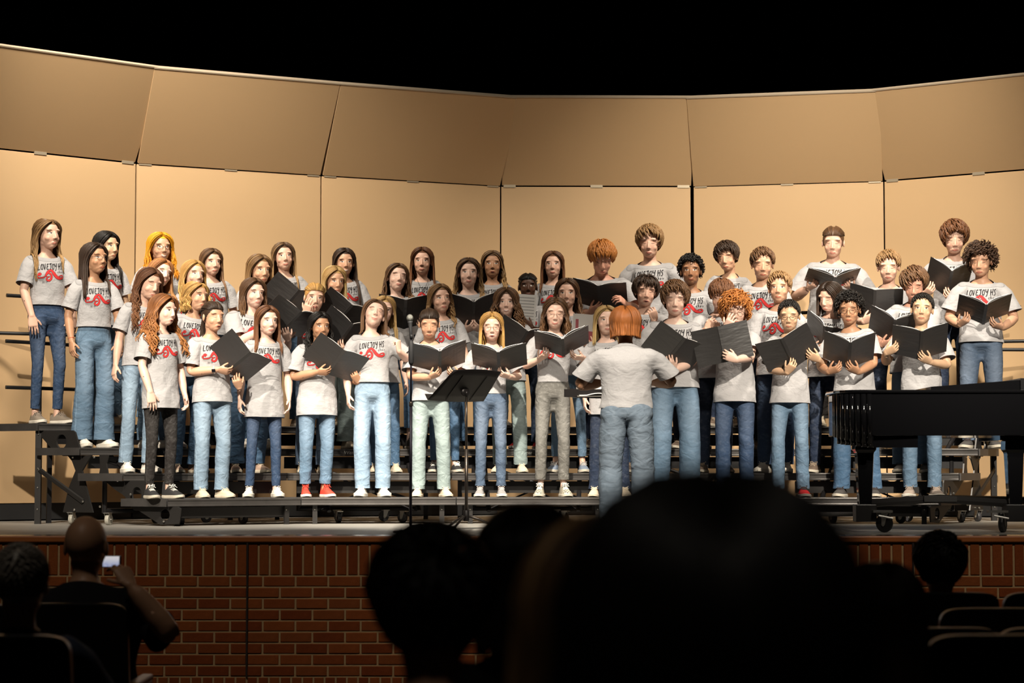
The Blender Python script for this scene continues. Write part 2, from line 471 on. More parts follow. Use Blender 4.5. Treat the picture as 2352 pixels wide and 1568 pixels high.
for i in range(5):
    base = (FR[i] + FR[i + 1]) / 2
    root = empty('choral_riser', base, 0, RL[i], 'riser', 'black choral risers under the choir')
    off = -base
    un = (FR[i + 1] - FR[i]).normalized(); nin = Vector((-un.y, un.x, 0))
    for k in range(4):
        a0, b0 = seam(i, k * SD) + off, seam(i + 1, k * SD) + off
        a1, b1 = seam(i, (k + 1) * SD - .006) + off, seam(i + 1, (k + 1) * SD - .006) + off
        e = (b0 - a0).normalized() * .004
        g = Geo(); g.prism([(a0.x + e.x, a0.y + e.y + .012), (b0.x - e.x, b0.y - e.y + .012), (b1.x - e.x, b1.y - e.y), (a1.x + e.x, a1.y + e.y)], HT[k] - .045, HT[k])
        dk = g.build('deck', DECK, root)
        # front extrusion: rounded channel
        ed = (b0 - a0).normalized(); fo = Vector((ed.y, -ed.x, 0))
        prof = [(.0, .001), (.010, .0), (.014, -.005), (.014, -.014), (.008, -.020), (.008, -.046), (.013, -.052), (.013, -.060), (.0, -.062)]
        g = Geo()
        P0 = [a0 + e + fo * (p[0] - .004) + Vector((0, .0, HT[k] + p[1])) for p in prof]; P1 = [b0 - e + fo * (p[0] - .004) + Vector((0, 0, HT[k] + p[1])) for p in prof]
        nn = len(prof)
        g.add(P0 + P1, [(q, q + nn, (q + 1) % nn + nn, (q + 1) % nn) for q in range(nn)] + [tuple(range(nn)), tuple(range(2 * nn - 1, nn - 1, -1))])
        fa = g.build('edge_extrusion', EXTR, dk)
        if k == 2:
            o = link('printed_name', WEN, None, dk); c = a0 * .55 + b0 * .45 if i < 4 else a0 * .28 + b0 * .72
            o.matrix_local = Matrix.Translation(c + fo * .0055 + Vector((0, 0, HT[k] - .033))) @ Matrix.Rotation(math.atan2(ed.y, ed.x), 4, 'Z') @ Matrix.Rotation(PI / 2, 4, 'X')
        # channel beam under each deck
        if k > 0 or i in (0, 4):
            g = Geo()
            s0 = a0 + (b0 - a0) * .06 + nin * .09; s1 = a0 + (b0 - a0) * .94 + nin * .09
            zb = HT[k] - .07; hb = .10 if k else .085
            g.plate([s0 + Vector((0, 0, zb)), s1 + Vector((0, 0, zb)), s1 + Vector((0, 0, zb - hb)), s0 + Vector((0, 0, zb - hb))], -nin * .012, nin * .012)
            if k in (0, 1): g.build('cross_beam', PLATE, root)
            else: g.build('cross_beam', FRM, root)
        # legs
        for q in (.09, .91):
            p = a0 + (b0 - a0) * q + nin * (.05 if k == 0 else .22)
            g = Geo(); hw = .02
            g.obox(p + Vector((0, 0, (HT[k] - .06) / 2)), hw, .012, (HT[k] - .06) / 2, Matrix.Rotation(math.atan2(un.y, un.x), 3, 'Z'))
            if k in (0, 3): g.build('leg', PLATE if k == 0 else FRM, root)
            if k == 0:
                g = Geo(); g.ball(p + Vector((0, -.014, .12)) , .006, 8, 6); g.build('bolt', BOLT, root)
    # diagonal braces and casters
    for q in (.22, .78):
        A = seam(i, .5 * SD) + (seam(i + 1, .5 * SD) - seam(i, .5 * SD)) * q + off
        Bp = seam(i, 3.2 * SD) + (seam(i + 1, 3.2 * SD) - seam(i, 3.2 * SD)) * q + off
        g = Geo(); g.tube([A + Vector((0, 0, .10)), Bp + Vector((0, 0, .76))], (.02, .012), 6); g.build('brace', FRM, root)
        m1 = seam(i, 1.3 * SD) + (seam(i + 1, 1.3 * SD) - seam(i, 1.3 * SD)) * (1 - q) + off; m2 = seam(i, 1.3 * SD) + (seam(i + 1, 1.3 * SD) - seam(i, 1.3 * SD)) * (q * .5 + .25) + off
        g = Geo(); g.tube([m1 + Vector((0, 0, .10)), m2 + Vector((0, 0, .36))], (.016, .009), 6); g.build('brace', FRM, root)
    g = Geo()
    A = seam(i, 2.2 * SD) + off; Bp = seam(i + 1, 2.2 * SD) + off
    for q in (.16, .84):
        P1 = A + (Bp - A) * q
        g.tube([P1 + Vector((0, 0, .09)), P1 + Vector((0, 0, .58))], .022, 8)
    g.tube([A + (Bp - A) * .16 + Vector((0, 0, .11)), A + (Bp - A) * .84 + Vector((0, 0, .11))], .022, 8)
    g.tube([A + (Bp - A) * .16 + Vector((0, 0, .52)), A + (Bp - A) * .84 + Vector((0, 0, .16))], .014, 8)
    g.build('rolling_frame', FRM, root)
    for q, dd, rr in ((.30, .75, .4), (.36, 1.9, -.5), (.70, .75, .9), (.64, 1.9, 2.0)):
        P1 = seam(i, dd * SD) + (seam(i + 1, dd * SD) - seam(i, dd * SD)) * q + off
        caster(root, P1, .045, rr)
    # guard rail behind the top step
    if True:
        for hz, ex in ((.24, 0), (.66, 0), (.99 if i in (0, 4) else .66, 0)):
            pass

def side_frame(i, root, sgn):
    """the outer end of an end unit: hinged plates with oval holes, struts, casters"""
    base = (FR[i] + FR[i + 1]) / 2
    si = i if sgn < 0 else i + 1
    def S(d, z, out=0.0):
        p = seam(si, d * SD) - base
        return Vector((p.x, p.y, z))
    inn = ((FR[i + 1] - FR[i]).normalized()) * (-sgn)
    dv = DR[si].normalized()
    for k in range(4):      # slanted end trims of the decks
        g = Geo(); a = S(k, HT[k]); b = S(k + 1, HT[k])
        o_ = -inn * .012
        g.plate([a, b, b - Vector((0, 0, .062)), a - Vector((0, 0, .062))], -inn * .004, inn * .0 + -inn * .016)
        g.build('end_trim', EXTR, root)
    # tall rear leg, strut and plates set a little in from the end
    z1 = HT[3] - .06
    ii = inn * .05
    p = S(3.12, 0) + ii
    g = Geo(); g.obox(p + Vector((0, 0, z1 / 2)), .024, .022, z1 / 2); g.build('tall_leg', PLATE, root)
    for zz in (.12, .30, .46, .62, .74):
        g = Geo(); g.ball(p + Vector((.0, -.026, zz)), .007, 8, 6); g.build('bolt', BOLT, root)
    ang = math.atan2((-dv * 1).y, (-dv * 1).x)
    def PM(d, ins=.05):
        o = S(d, 0) + inn * ins
        ex = -dv
        return Matrix(((ex.x, inn.x, 0, o.x), (ex.y, inn.y, 0, o.y), (0, 0, 1, 0), (0, 0, 0, 1)))
    # plate under step 3/4 with an oval hole, long hourglass plate, lower dark plate
    g = plate_hole([(-.40, .77), (.02, .77), (.10, .56), (-.10, .56), (-.20, .60)], (-.12, .68), .055, .058, .012, PM(2.3, .05)); g.build('end_plate', PLATE, root)
    g = Geo(); g.plate([PM(2.2, .05) @ Vector(v) for v in ((-.10, 0, .565), (.16, 0, .565), (.12, 0, .52), (.06, 0, .44), (.10, 0, .32), (.18, 0, .10), (-.14, 0, .10), (-.08, 0, .30), (-.01, 0, .44), (-.05, 0, .52))], inn * -.006, inn * .006); g.build('end_plate', PLATE, root)
    g = Geo(); g.plate([PM(1.55, .04) @ Vector(v) for v in ((-.04, 0, .565), (.05, 0, .565), (.03, 0, .50), (.06, 0, .37), (-.05, 0, .37), (-.03, 0, .47))], inn * -.006, inn * .006); g.build('end_plate', PLATE, root)
    g = plate_hole([(-.30, .36), (.20, .36), (.22, .12), (.05, .12), (-.05, .24)], (.08, .25), .050, .060, .012, PM(1.0, .06)); g.build('end_plate', PLATE, root)
    g = plate_hole([(-.28, .155), (.22, .155), (.20, .02), (.02, .01), (-.10, .07)], (.06, .09), .052, .045, .012, PM(.3, .05)); g.build('end_plate', PLATE, root)
    g = Geo(); a = PM(3.05, .03) @ Vector((0, 0, .45)); b = PM(2.0, .03) @ Vector((0, 0, .19)); g.tube([a, b], (.022, .006), 6, up=(0, 0, 1)); g.build('strut', PLATE, root)
    for d, z in ((3.05, .45), (2.0, .19), (1.75, .55), (2.25, .55), (1.2, .36), (.9, .25), (2.2, .12), (1.6, .15), (.15, .04)):
        g = Geo(); g.ball(PM(d, .03) @ Vector((0, 0, z)), .010, 8, 6); g.build('bolt', BOLT, root)
    for d in (2.35, 1.5):
        caster(root, PM(d, .06) @ Vector((0, 0, 0)), .045, sgn * .3, WHEEL if sgn > 0 else mat('caster_wheel_grey', (.35, .33, .28), .5))
risers = [o for o in bpy.data.objects if o.name.startswith('choral_riser')]
risers.sort(key=lambda o: o.location.x)
side_frame(0, risers[0], -1); side_frame(4, risers[4], 1)
# back rails on the end units (black pipes), reaching past the ends
PIPE = mat('black_pipe', (.014, .014, .015), .35, .2)
def rail(root, pts, name='rail_bar'):
    g = Geo(); b = root.location
    g.tube([Vector(p) - b for p in pts], .0165, 10); g.build(name, PIPE, root)
gl = empty('guard_rail', at(150, 900, 17.9), 0, 'black pipe guard rail behind the girls at the left end of the top step', 'railing')
BY = 18.05
for (x0, y0, x1, y1, ya, yb) in ((15, 678, 290, 694, 17.75, 18.35), (13, 783, 290, 800, 17.75, 18.35), (13, 889, 300, 898, 17.75, 18.35), (-60, 763, 200, 770, 18.0, 18.25)):
    rail(gl, [at(x0, y0, ya), at(x1, y1, yb)])
for px in (92, 275):
    q = at(px, 880, 18.0 if px < 200 else 18.3); rail(gl, [q - Vector((0, 0, q.z - HT[3] + .05)), Vector((q.x, q.y, 1.98 if px > 200 else 1.2))], 'post')
gr = empty('guard_rail', at(2300, 900, 19.2), 0, 'black pipe guard rail behind the curly haired boy at the right end', 'railing')
for (x0, y0, x1, y1, ya, yb) in ((1840, 718, 2345, 705, 19.3, 19.0), (1850, 800, 2352, 803, 19.3, 19.0), (2290, 784, 2420, 782, 19.1, 18.9), (1850, 908, 2345, 905, 19.3, 19.0)):
    rail(gr, [at(x0, y0, ya), at(x1, y1, yb)])
for px in (1880, 2200):
    q = at(px, 800, 19.15); rail(gr, [Vector((q.x, q.y, HT[3] - .05)), Vector((q.x, q.y, 1.75))], 'post')
# ------------------------------------------------------------------ a human figure: one template mesh, posed by bones
def V(*a): return Vector(a)
def smooth01(x, a, b):
    t = np.clip((x - a) / (b - a), 0, 1); return t * t * (3 - 2 * t)
UP_L, FO_L = 0.275, 0.245
SH = {s: np.array((s * 0.158, 0.012, 1.375)) for s in (-1, 1)}
ARM_D = {s: np.array((s * 0.574, 0.0, -0.819)) for s in (-1, 1)}
PALM_N = {s: np.array((-s * 0.819, 0.0, -0.574)) for s in (-1, 1)}
THUMB_T = np.array((0.0, -1.0, 0.0))
EL = {s: SH[s] + ARM_D[s] * UP_L for s in (-1, 1)}
WR = {s: EL[s] + ARM_D[s] * FO_L for s in (-1, 1)}
HIP = {s: np.array((s * 0.088, 0.0, 0.90)) for s in (-1, 1)}
KN = {s: np.array((s * 0.092, -0.005, 0.49)) for s in (-1, 1)}
AN = {s: np.array((s * 0.095, 0.012, 0.085)) for s in (-1, 1)}
FINGERS = [(0.030, 0.088, 0.08, 0.070, 0.0082), (0.0098, 0.091, 0.02, 0.078, 0.0084), (-0.0112, 0.089, -0.045, 0.073, 0.0080), (-0.0305, 0.082, -0.12, 0.058, 0.0072)]
def finger_pts(s):
    out = []
    d, n, t, w = ARM_D[s], PALM_N[s], THUMB_T, WR[s]
    for off, al, fan, ln, r in FINGERS:
        p0 = w + d * al + t * off + n * 0.002
        dr = d + t * fan + n * 0.10; dr /= np.linalg.norm(dr)
        p1 = p0 + dr * ln * 0.48
        dr2 = d + t * fan * 0.8 + n * 0.28; dr2 /= np.linalg.norm(dr2)
        out.append((p0, p1, p1 + dr2 * ln * 0.52, r))
    p0 = w + d * 0.026 + t * 0.026 + n * 0.006
    dr = d * 0.72 + t * 0.66 + n * 0.22; dr /= np.linalg.norm(dr)
    p1 = p0 + dr * 0.042
    dr = d * 0.86 + t * 0.45 + n * 0.25; dr /= np.linalg.norm(dr)
    out.append((p0, p1, p1 + dr * 0.036, 0.0100))
    return out
FP = {s: finger_pts(s) for s in (-1, 1)}

def body_geo():
    g = Geo()
    T = [(0.84, .115, .075, .01), (0.90, .125, .085, .01), (0.98, .120, .080, .005), (1.08, .105, .075, 0), (1.18, .112, .080, 0), (1.28, .125, .085, .005), (1.36, .122, .070, .012), (1.395, .104, .058, .014), (1.418, .082, .055, .014), (1.44, .060, .053, .013)]
    g.tube([(0, c, z) for z, a, b, c in T], [(a, b) for z, a, b, c in T], 24, up=(1, 0, 0))
    g.tube([(0, .022, 1.37), (0, .018, 1.43), (0, .008, 1.48), (0, .008, 1.545)], [.062, .053, .051, .053], 20)
    for s in (-1, 1):
        g.tube([HIP[s] + (0, 0, .04), HIP[s] - (0, 0, .12), KN[s] + (0, 0, .08), KN[s], KN[s] - (0, -.012, .12), AN[s] + (0, 0, .09), AN[s], AN[s] - (0, 0, .05)], [.062, .062, .047, .042, .044, .030, .030, .032], 16)
        g.tube([AN[s] + (0, .02, -.045), AN[s] + (s * .004, -.06, -.05), AN[s] + (s * .008, -.15, -.06)], [(.028, .028), (.034, .026), (.03, .014)], 12, up=(1, 0, 0))
        a, e, w, d = SH[s], EL[s], WR[s], ARM_D[s]
        g.tube([a - (s * .04, 0, -.012), a, a + d * .06, a + d * .15, e - d * .03, e + d * .03, e + d * .08, e + d * .17, w - d * .012, w + d * .01], [.026, .034, .038, .041, .0385, .039, .041, .034, (.022, .028), (.020, .0275)], 18, up=PALM_N[s])
        n, t = PALM_N[s], THUMB_T
        g.tube([w - d * .01, w + d * .02, w + d * .055, w + d * .085, w + d * .094], [(.0175, .026), (.0165, .034), (.0145, .0405), (.0125, .0405), (.009, .036)], 16, up=n)
        g.ball(w + d * .035 + t * .022 + n * .008, (.018, .02, .024))
        for p0, p1, p2, r in FP[s]:
            b = p0 - (p1 - p0) * 0.35
            g.tube([b, p0, p0 * .5 + p1 * .5, p1, p1 * .5 + p2 * .5, p2 - (p2 - p1) * .12, p2 + (p2 - p1) * .03], [r * .95, r, r * .93, r * .97, r * .86, r * .72, r * .35], 10, up=n)
    # skull and face
    g.ball((0, .015, 1.607), (.0765, .096, .092), 32, 20)
    g.ball((0, -.020, 1.560), (.0635, .072, .084), 28, 18)
    g.ball((0, -.030, 1.520), (.050, .058, .050), 24, 14)
    g.ball((0, -.058, 1.497), (.030, .030, .024), 20, 12)
    for s in (-1, 1):
        g.ball((s * .037, -.051, 1.553), (.023, .0275, .024), 16, 10)          # cheeks
        g.ball((s * .026, -.0635, 1.6165), (.032, .0155, .013), 16, 8)         # brow ridge
        g.ball((s * .042, -.004, 1.523), (.0165, .034, .024), 14, 8)            # jaw corner
        g.ball((s * .078, .012, 1.578), (.008, .018, .030), 14, 10, Euler((R(-12), 0, s * R(18))).to_matrix())
        g.ball((s * .0100, -.094, 1.5535), (.0075, .0095, .0065), 10, 8)      # nostril wings
    g.tube([(0, -.080, 1.603), (0, -.087, 1.586), (0, -.096, 1.567), (0, -.1005, 1.558), (0, -.094, 1.549)], [(.0075, .009), (.008, .010), (.010, .011), (.0115, .0085), (.008, .004)], 12, up=(1, 0, 0))
    g.tube([(-.024, -.083, 1.522), (-.012, -.0885, 1.5245), (0, -.0905, 1.5235), (.012, -.0885, 1.5245), (.024, -.083, 1.522)], [.002, .0045, .005, .0045, .002], 8)
    g.tube([(-.021, -.082, 1.517), (-.010, -.0865, 1.5145), (0, -.0885, 1.5135), (.010, -.0865, 1.5145), (.021, -.082, 1.517)], [.002, .0048, .0054, .0048, .002], 8)
    return g

def remesh(g, voxel, sm=2, target=None, weight=None):
    me = g.mesh('tmp'); o = bpy.data.objects.new('tmp', me); COL.objects.link(o)
    r = o.modifiers.new('r', 'REMESH'); r.mode = 'VOXEL'; r.voxel_size = voxel; r.adaptivity = 0
    if sm:
        q = o.modifiers.new('s', 'SMOOTH'); q.factor = 0.5; q.iterations = sm
    dg = bpy.context.evaluated_depsgraph_get(); ev = o.evaluated_get(dg)
    m2 = bpy.data.meshes.new_from_object(ev)
    bpy.data.objects.remove(o); bpy.data.meshes.remove(me)
    if target:
        co = np.empty(len(m2.vertices) * 3, 'f'); m2.vertices.foreach_get('co', co); co = co.reshape(-1, 3)
        o = bpy.data.objects.new('tmp', m2); COL.objects.link(o)
        wv = weight(co)
        vg = o.vertex_groups.new(name='w')
        for lv in np.unique(np.round(wv, 2)):
            idx = np.nonzero(np.abs(np.round(wv, 2) - lv) < 1e-6)[0].tolist(); vg.add(idx, float(lv), 'REPLACE')
        d = o.modifiers.new('d', 'DECIMATE'); d.ratio = target; d.vertex_group = 'w'; d.vertex_group_factor = 1.0; d.invert_vertex_group = False
        dg = bpy.context.evaluated_depsgraph_get(); ev = o.evaluated_get(dg)
        m3 = bpy.data.meshes.new_from_object(ev)
        bpy.data.objects.remove(o); bpy.data.meshes.remove(m2); m2 = m3
    return m2
def co_of(me):
    co = np.empty(len(me.vertices) * 3, 'f'); me.vertices.foreach_get('co', co); return co.reshape(-1, 3).astype('d')

BONES = ['pelvis', 'spine', 'chest', 'neck', 'head'] + [b + x for x in ('L', 'R') for b in ('up', 'fo', 'ha', 'th', 'shin', 'foot')] + ['f%d%d%s' % (i, j, x) for x in ('L', 'R') for i in range(5) for j in range(2)]
BI = {b: i for i, b in enumerate(BONES)}
SIDE = {-1: 'L', 1: 'R'}
def seg_dist(p, a, b, sy=1.0):
    q = p.copy(); A = np.array(a, 'd'); B = np.array(b, 'd')
    if sy != 1.0: q = q * (1, sy, 1); A = A * (1, sy, 1); B = B * (1, sy, 1)
    ab = B - A; t = np.clip(((q - A) @ ab) / (ab @ ab), 0, 1)
    return np.linalg.norm(q - (A + t[:, None] * ab), axis=1)
def weights(p, sig=0.016, hands=True, legy=False):
    n = len(p); W = np.zeros((n, len(BONES)))
    z = p[:, 2]; x = p[:, 0]
    # arm against torso
    dt = seg_dist(p, (0, 0, .8), (0, 0, 1.33), 1.45) - 0.135
    arm = {}
    for s in (-1, 1):
        da = seg_dist(p, SH[s] + (s * .01, 0, 0), EL[s]) - 0.05
        df = seg_dist(p, EL[s], WR[s] + ARM_D[s] * .2) - 0.04
        d = np.minimum(da, df)
        a = 1 / (1 + np.exp(np.clip((d - dt) / sig, -40, 40)))
        a *= (x * s > 0)
        a = np.where(z > 1.46, 0, a)
        arm[s] = a
    tor = 1 - arm[-1] - arm[1]
    # torso chain by height
    k = SIDE
    leg = 1 - smooth01(z, 0.84, 0.97) if not legy else 1 - smooth01(z - 0.0 * p[:, 1], 0.84, 0.97)
    right = smooth01(x, -0.012, 0.012)
    kn = 1 - smooth01(z, 0.45, 0.53); ft = 1 - smooth01(z, 0.06, 0.11)
    for s in (-1, 1):
        side = right if s > 0 else 1 - right
        W[:, BI['th' + k[s]]] += tor * leg * side * (1 - kn)
        W[:, BI['shin' + k[s]]] += tor * leg * side * kn * (1 - ft)
        W[:, BI['foot' + k[s]]] += tor * leg * side * kn * ft
    t2 = tor * (1 - leg)
    sp = smooth01(z, 0.98, 1.10); ch = smooth01(z, 1.14, 1.28)
    nk = smooth01(z, 1.415, 1.46) * (np.abs(x) < .1); hd = smooth01(z, 1.465, 1.515) * (np.abs(x) < .12)
    W[:, BI['pelvis']] += t2 * (1 - sp)
    W[:, BI['spine']] += t2 * sp * (1 - ch)
    W[:, BI['chest']] += t2 * ch * (1 - nk)
    W[:, BI['neck']] += t2 * ch * nk * (1 - hd)
    W[:, BI['head']] += t2 * ch * nk * hd
    for s in (-1, 1):
        d = ARM_D[s]
        al = (p - SH[s]) @ d
        fo = smooth01(al, UP_L - .035, UP_L + .035)
        ha = smooth01(al, UP_L + FO_L - .03, UP_L + FO_L + .012)
        a = arm[s]
        W[:, BI['up' + k[s]]] += a * (1 - fo)
        W[:, BI['fo' + k[s]]] += a * fo * (1 - ha)
        if not hands:
            W[:, BI['ha' + k[s]]] += a * ha; continue
        idx = np.nonzero(a * ha > 0.5)[0]
        if len(idx) == 0: continue
        q = p[idx]
        D = [seg_dist(q, WR[s], WR[s] + d * .075) - .030]
        names = ['ha' + k[s]]
        palm2 = [seg_dist(q, WR[s] + d * .07 + THUMB_T * .02, WR[s] + d * .07 - THUMB_T * .02) - .016]
        D[0] = np.minimum(D[0], palm2[0])
        for i, (p0, p1, p2, r) in enumerate(FP[s]):
            D.append(seg_dist(q, p0 + (p1 - p0) * .15, p1) - r); names.append('f%d0%s' % (i, k[s]))
            D.append(seg_dist(q, p1, p2) - r); names.append('f%d1%s' % (i, k[s]))
        D = np.array(D); D -= D.min(0); E = np.exp(-D / 0.0025); E /= E.sum(0)
        rem = (a * ha)[idx]
        for j, nm in enumerate(names): W[idx, BI[nm]] += rem * E[j]
        rest = (a * ha); rest[idx] = 0
        W[:, BI['ha' + k[s]]] += rest
    loose = np.zeros(n)
    for s in (-1, 1):
        a = arm[s]; al = (p - SH[s]) @ ARM_D[s]
        ha = smooth01(al, UP_L + FO_L - .03, UP_L + FO_L + .012)
        m = (a * ha <= 0.5)
        if hands:
            pass
    W /= np.maximum(W.sum(1, keepdims=True), 1e-9)
    return W

def rotm(axis, ang):
    return np.array(Matrix.Rotation(ang, 3, Vector(axis)))
def frame(d, n):
    d = d / np.linalg.norm(d); n = n - d * (n @ d)
    l = np.linalg.norm(n)
    if l < 1e-6: n = np.array(Vector(d).orthogonal()); l = np.linalg.norm(n)
    n = n / l
    return np.stack([d, n, np.cross(d, n)], 1)
def M4(Rm, piv_rest, piv_new):
    M = np.eye(4); M[:3, :3] = Rm; M[:3, 3] = np.array(piv_new) - Rm @ np.array(piv_rest); return M
def ap(M, p): return M[:3, :3] @ np.asarray(p, 'd') + M[:3, 3]
def ik(A, T, l1, l2, hint):
    v = T - A; L = np.linalg.norm(v); L2 = min(max(L, abs(l1 - l2) + .01), l1 + l2 - .002)
    d = v / L; T = A + d * L2
    a = (l1 * l1 - l2 * l2 + L2 * L2) / (2 * L2); h = math.sqrt(max(l1 * l1 - a * a, 0))
    hp = hint - d * (hint @ d); hp /= max(np.linalg.norm(hp), 1e-6)
    return A + d * a + hp * h, T
CURL = {'relax': (14, 26, 6), 'flat': (4, 8, 0), 'grip': (52, 48, 26), 'hold': (26, 34, 22), 'fist': (80, 88, 40), 'pinch': (42, 30, 30)}
def pose_bones(P, bw=1.0):
    """P: yaw, lean (x,y), twist, head (yaw,pitch,roll), arms {s: (wrist, elbow hint, hand dir, palm normal, curl)}, feet {s: (x,y,yaw)}"""
    B = {}
    S = np.diag([bw, bw, 1.0])                      # build: rest joints move out with it
    sc = lambda p: S @ np.asarray(p, 'd')
    yaw = P.get('yaw', 0)
    Rr = rotm((0, 0, 1), yaw)
    hipz = P.get('hipz', 0.0); hipo = np.array(P.get('hipo', (0, 0, 0)), 'd') + (0, 0, hipz)
    B['pelvis'] = M4(Rr, (0, 0, 0), hipo)
    lx, ly = P.get('lean', (0, 0))
    tw = P.get('twist', 0)
    Rs = Rr @ rotm((0, 1, 0), lx * .5) @ rotm((1, 0, 0), -ly * .5) @ rotm((0, 0, 1), tw * .5)
    ps = (0, 0, 1.0); B['spine'] = M4(Rs, ps, ap(B['pelvis'], ps))
    Rc = Rr @ rotm((0, 1, 0), lx) @ rotm((1, 0, 0), -ly) @ rotm((0, 0, 1), tw)
    pc = (0, 0, 1.18); B['chest'] = M4(Rc, pc, ap(B['spine'], pc))
    hy, hp, hr = P.get('head', (0, 0, 0))
    Rh = rotm((0, 0, 1), hy) @ rotm((0, 1, 0), hr) @ rotm((1, 0, 0), hp)
    qn = Matrix(Rc.tolist()).to_quaternion().slerp(Matrix(Rh.tolist()).to_quaternion(), 0.5)
    Rn = np.array(qn.to_matrix())
    pn = (0, .015, 1.42); B['neck'] = M4(Rn, pn, ap(B['chest'], pn))
    ph = (0, .012, 1.49); HK = P.get('hk', 1.14); B['head'] = M4(Rh * HK, ph, ap(B['neck'], ph))
    for s in (-1, 1):
        k = SIDE[s]
        sh0, el0, wr0 = sc(SH[s]), sc(EL[s]), sc(WR[s])
        u0, f0 = el0 - sh0, wr0 - el0; l1, l2 = np.linalg.norm(u0), np.linalg.norm(f0)
        d0 = u0 / l1; n0 = PALM_N[s]
        A = ap(B['chest'], sh0)
        wrist, hint, hdir, palm, curl = P['arms'][s]
        E, T = ik(A, np.array(wrist, 'd'), l1, l2, np.array(hint, 'd'))
        du, df = (E - A) / l1, (T - E) / l2
        t = df - du * (df @ du)
        fwd = Rc @ np.array((0, -1.0, 0))
        t = t + fwd * 0.12
        sgn = 1 if s > 0 else -1
        t0 = THUMB_T
        def fr(d, t):           # frame from direction and thumb-side vector
            d = d / np.linalg.norm(d); t = t - d * (t @ d); t /= np.linalg.norm(t)
            return np.stack([d, t, np.cross(d, t)], 1)
        F0 = fr(d0, t0)
        tp = t - du * (t @ du); tp /= np.linalg.norm(tp)
        Ru = fr(du, tp) @ F0.T
        B['up' + k] = M4(Ru, sh0, A)
        # carry the frame over the elbow
        ax = np.cross(du, df); an = math.atan2(np.linalg.norm(ax), du @ df)
        Rq = rotm(ax / np.linalg.norm(ax), an) if np.linalg.norm(ax) > 1e-6 else np.eye(3)
        tf = Rq @ tp
        hd = df if hdir is None else np.array(hdir, 'd'); hd = hd / np.linalg.norm(hd)
        pn_ = np.array(palm, 'd'); pn_ = pn_ - hd * (pn_ @ hd); pn_ /= max(np.linalg.norm(pn_), 1e-6)
        # thumb side that goes with that palm normal
        th = np.cross(hd, pn_)
        if np.dot(np.cross(d0, n0), t0) < 0: th = -th
        thf = th - df * (th @ df); thf /= max(np.linalg.norm(thf), 1e-6)
        mid = tf + thf
        if np.linalg.norm(mid) < .3: mid = tf + np.cross(df, tf) * .5
        Rf = fr(df, mid) @ F0.T
        B['fo' + k] = M4(Rf, el0, E)
        Rh_ = fr(hd, th) @ F0.T
        B['ha' + k] = M4(Rh_, wr0, T)
        c1, c2, c3 = CURL[curl]
        axis = np.cross(ARM_D[s], n0)
        off = wr0 - WR[s]
        for i, (p0, p1, p2, r) in enumerate(FP[s]):
            p0 = p0 + off; p1 = p1 + off
            if i < 4:
                a1, a2, axx = R(c1 + i * 3), R(c2 + i * 2), axis
            else:
                a1, a2, axx = R(c3), R(c3 * .8), ARM_D[s] * (-1 if np.dot(np.cross(ARM_D[s], THUMB_T), n0) < 0 else 1)
            Ma = M4(rotm(axx, a1), p0, p0); Mb = M4(rotm(axx if i < 4 else axis, a2), p1, p1)
            B['f%d0%s' % (i, k)] = B['ha' + k] @ Ma
            B['f%d1%s' % (i, k)] = B['ha' + k] @ Ma @ Mb
        # leg
        h0, k0, a0 = sc(HIP[s]), sc(KN[s]), sc(AN[s])
        H = ap(B['pelvis'], h0)
        fx, fy, fyaw = P['feet'][s][:3]; fz = P['feet'][s][3] if len(P['feet'][s]) > 3 else 0.0
        Tt = np.array((fx, fy, a0[2] + fz))
        l1, l2 = np.linalg.norm(k0 - h0), np.linalg.norm(a0 - k0)
        Rfw = rotm((0, 0, 1), fyaw)
        kf = Rfw @ np.array((0, -1.0, 0))
        Kp, T = ik(H, Tt, l1, l2, kf)
        B['th' + k] = M4(frame(Kp - H, kf) @ frame(k0 - h0, np.array((0, -1.0, 0))).T, h0, H)
        B['shin' + k] = M4(frame(T - Kp, kf) @ frame(a0 - k0, np.array((0, -1.0, 0))).T, k0, Kp)
        B['foot' + k] = M4(Rfw @ rotm((1, 0, 0), P.get('fpitch', 0)), a0, T)
    return B
def stack(B): return np.stack([B[b] for b in BONES])
def skin(rest, W, B, bw=1.0):
    Mx = stack(B)
    r = rest
    if bw != 1.0:
        hm = smooth01(rest[:, 2], 1.42, 1.50) * (np.abs(rest[:, 0]) < .12)
        f = bw + (1 - bw) * hm
        r = rest * np.stack([f, f, np.ones_like(f)], 1)
        # hands keep their own size: shift only
        for s in (-1, 1):
            al = (rest - SH[s]) @ ARM_D[s]; m = smooth01(al, UP_L + FO_L - .04, UP_L + FO_L) * (rest[:, 0] * s > .2)
            shift = WR[s] * (bw - 1, bw - 1, 0)
            r = r * (1 - m[:, None]) + (rest + shift) * m[:, None]
    rh = np.concatenate([r, np.ones((len(r), 1))], 1)
    T = np.einsum('nb,bij->nij', W, Mx)
    return np.einsum('nij,nj->ni', T, rh)[:, :3]

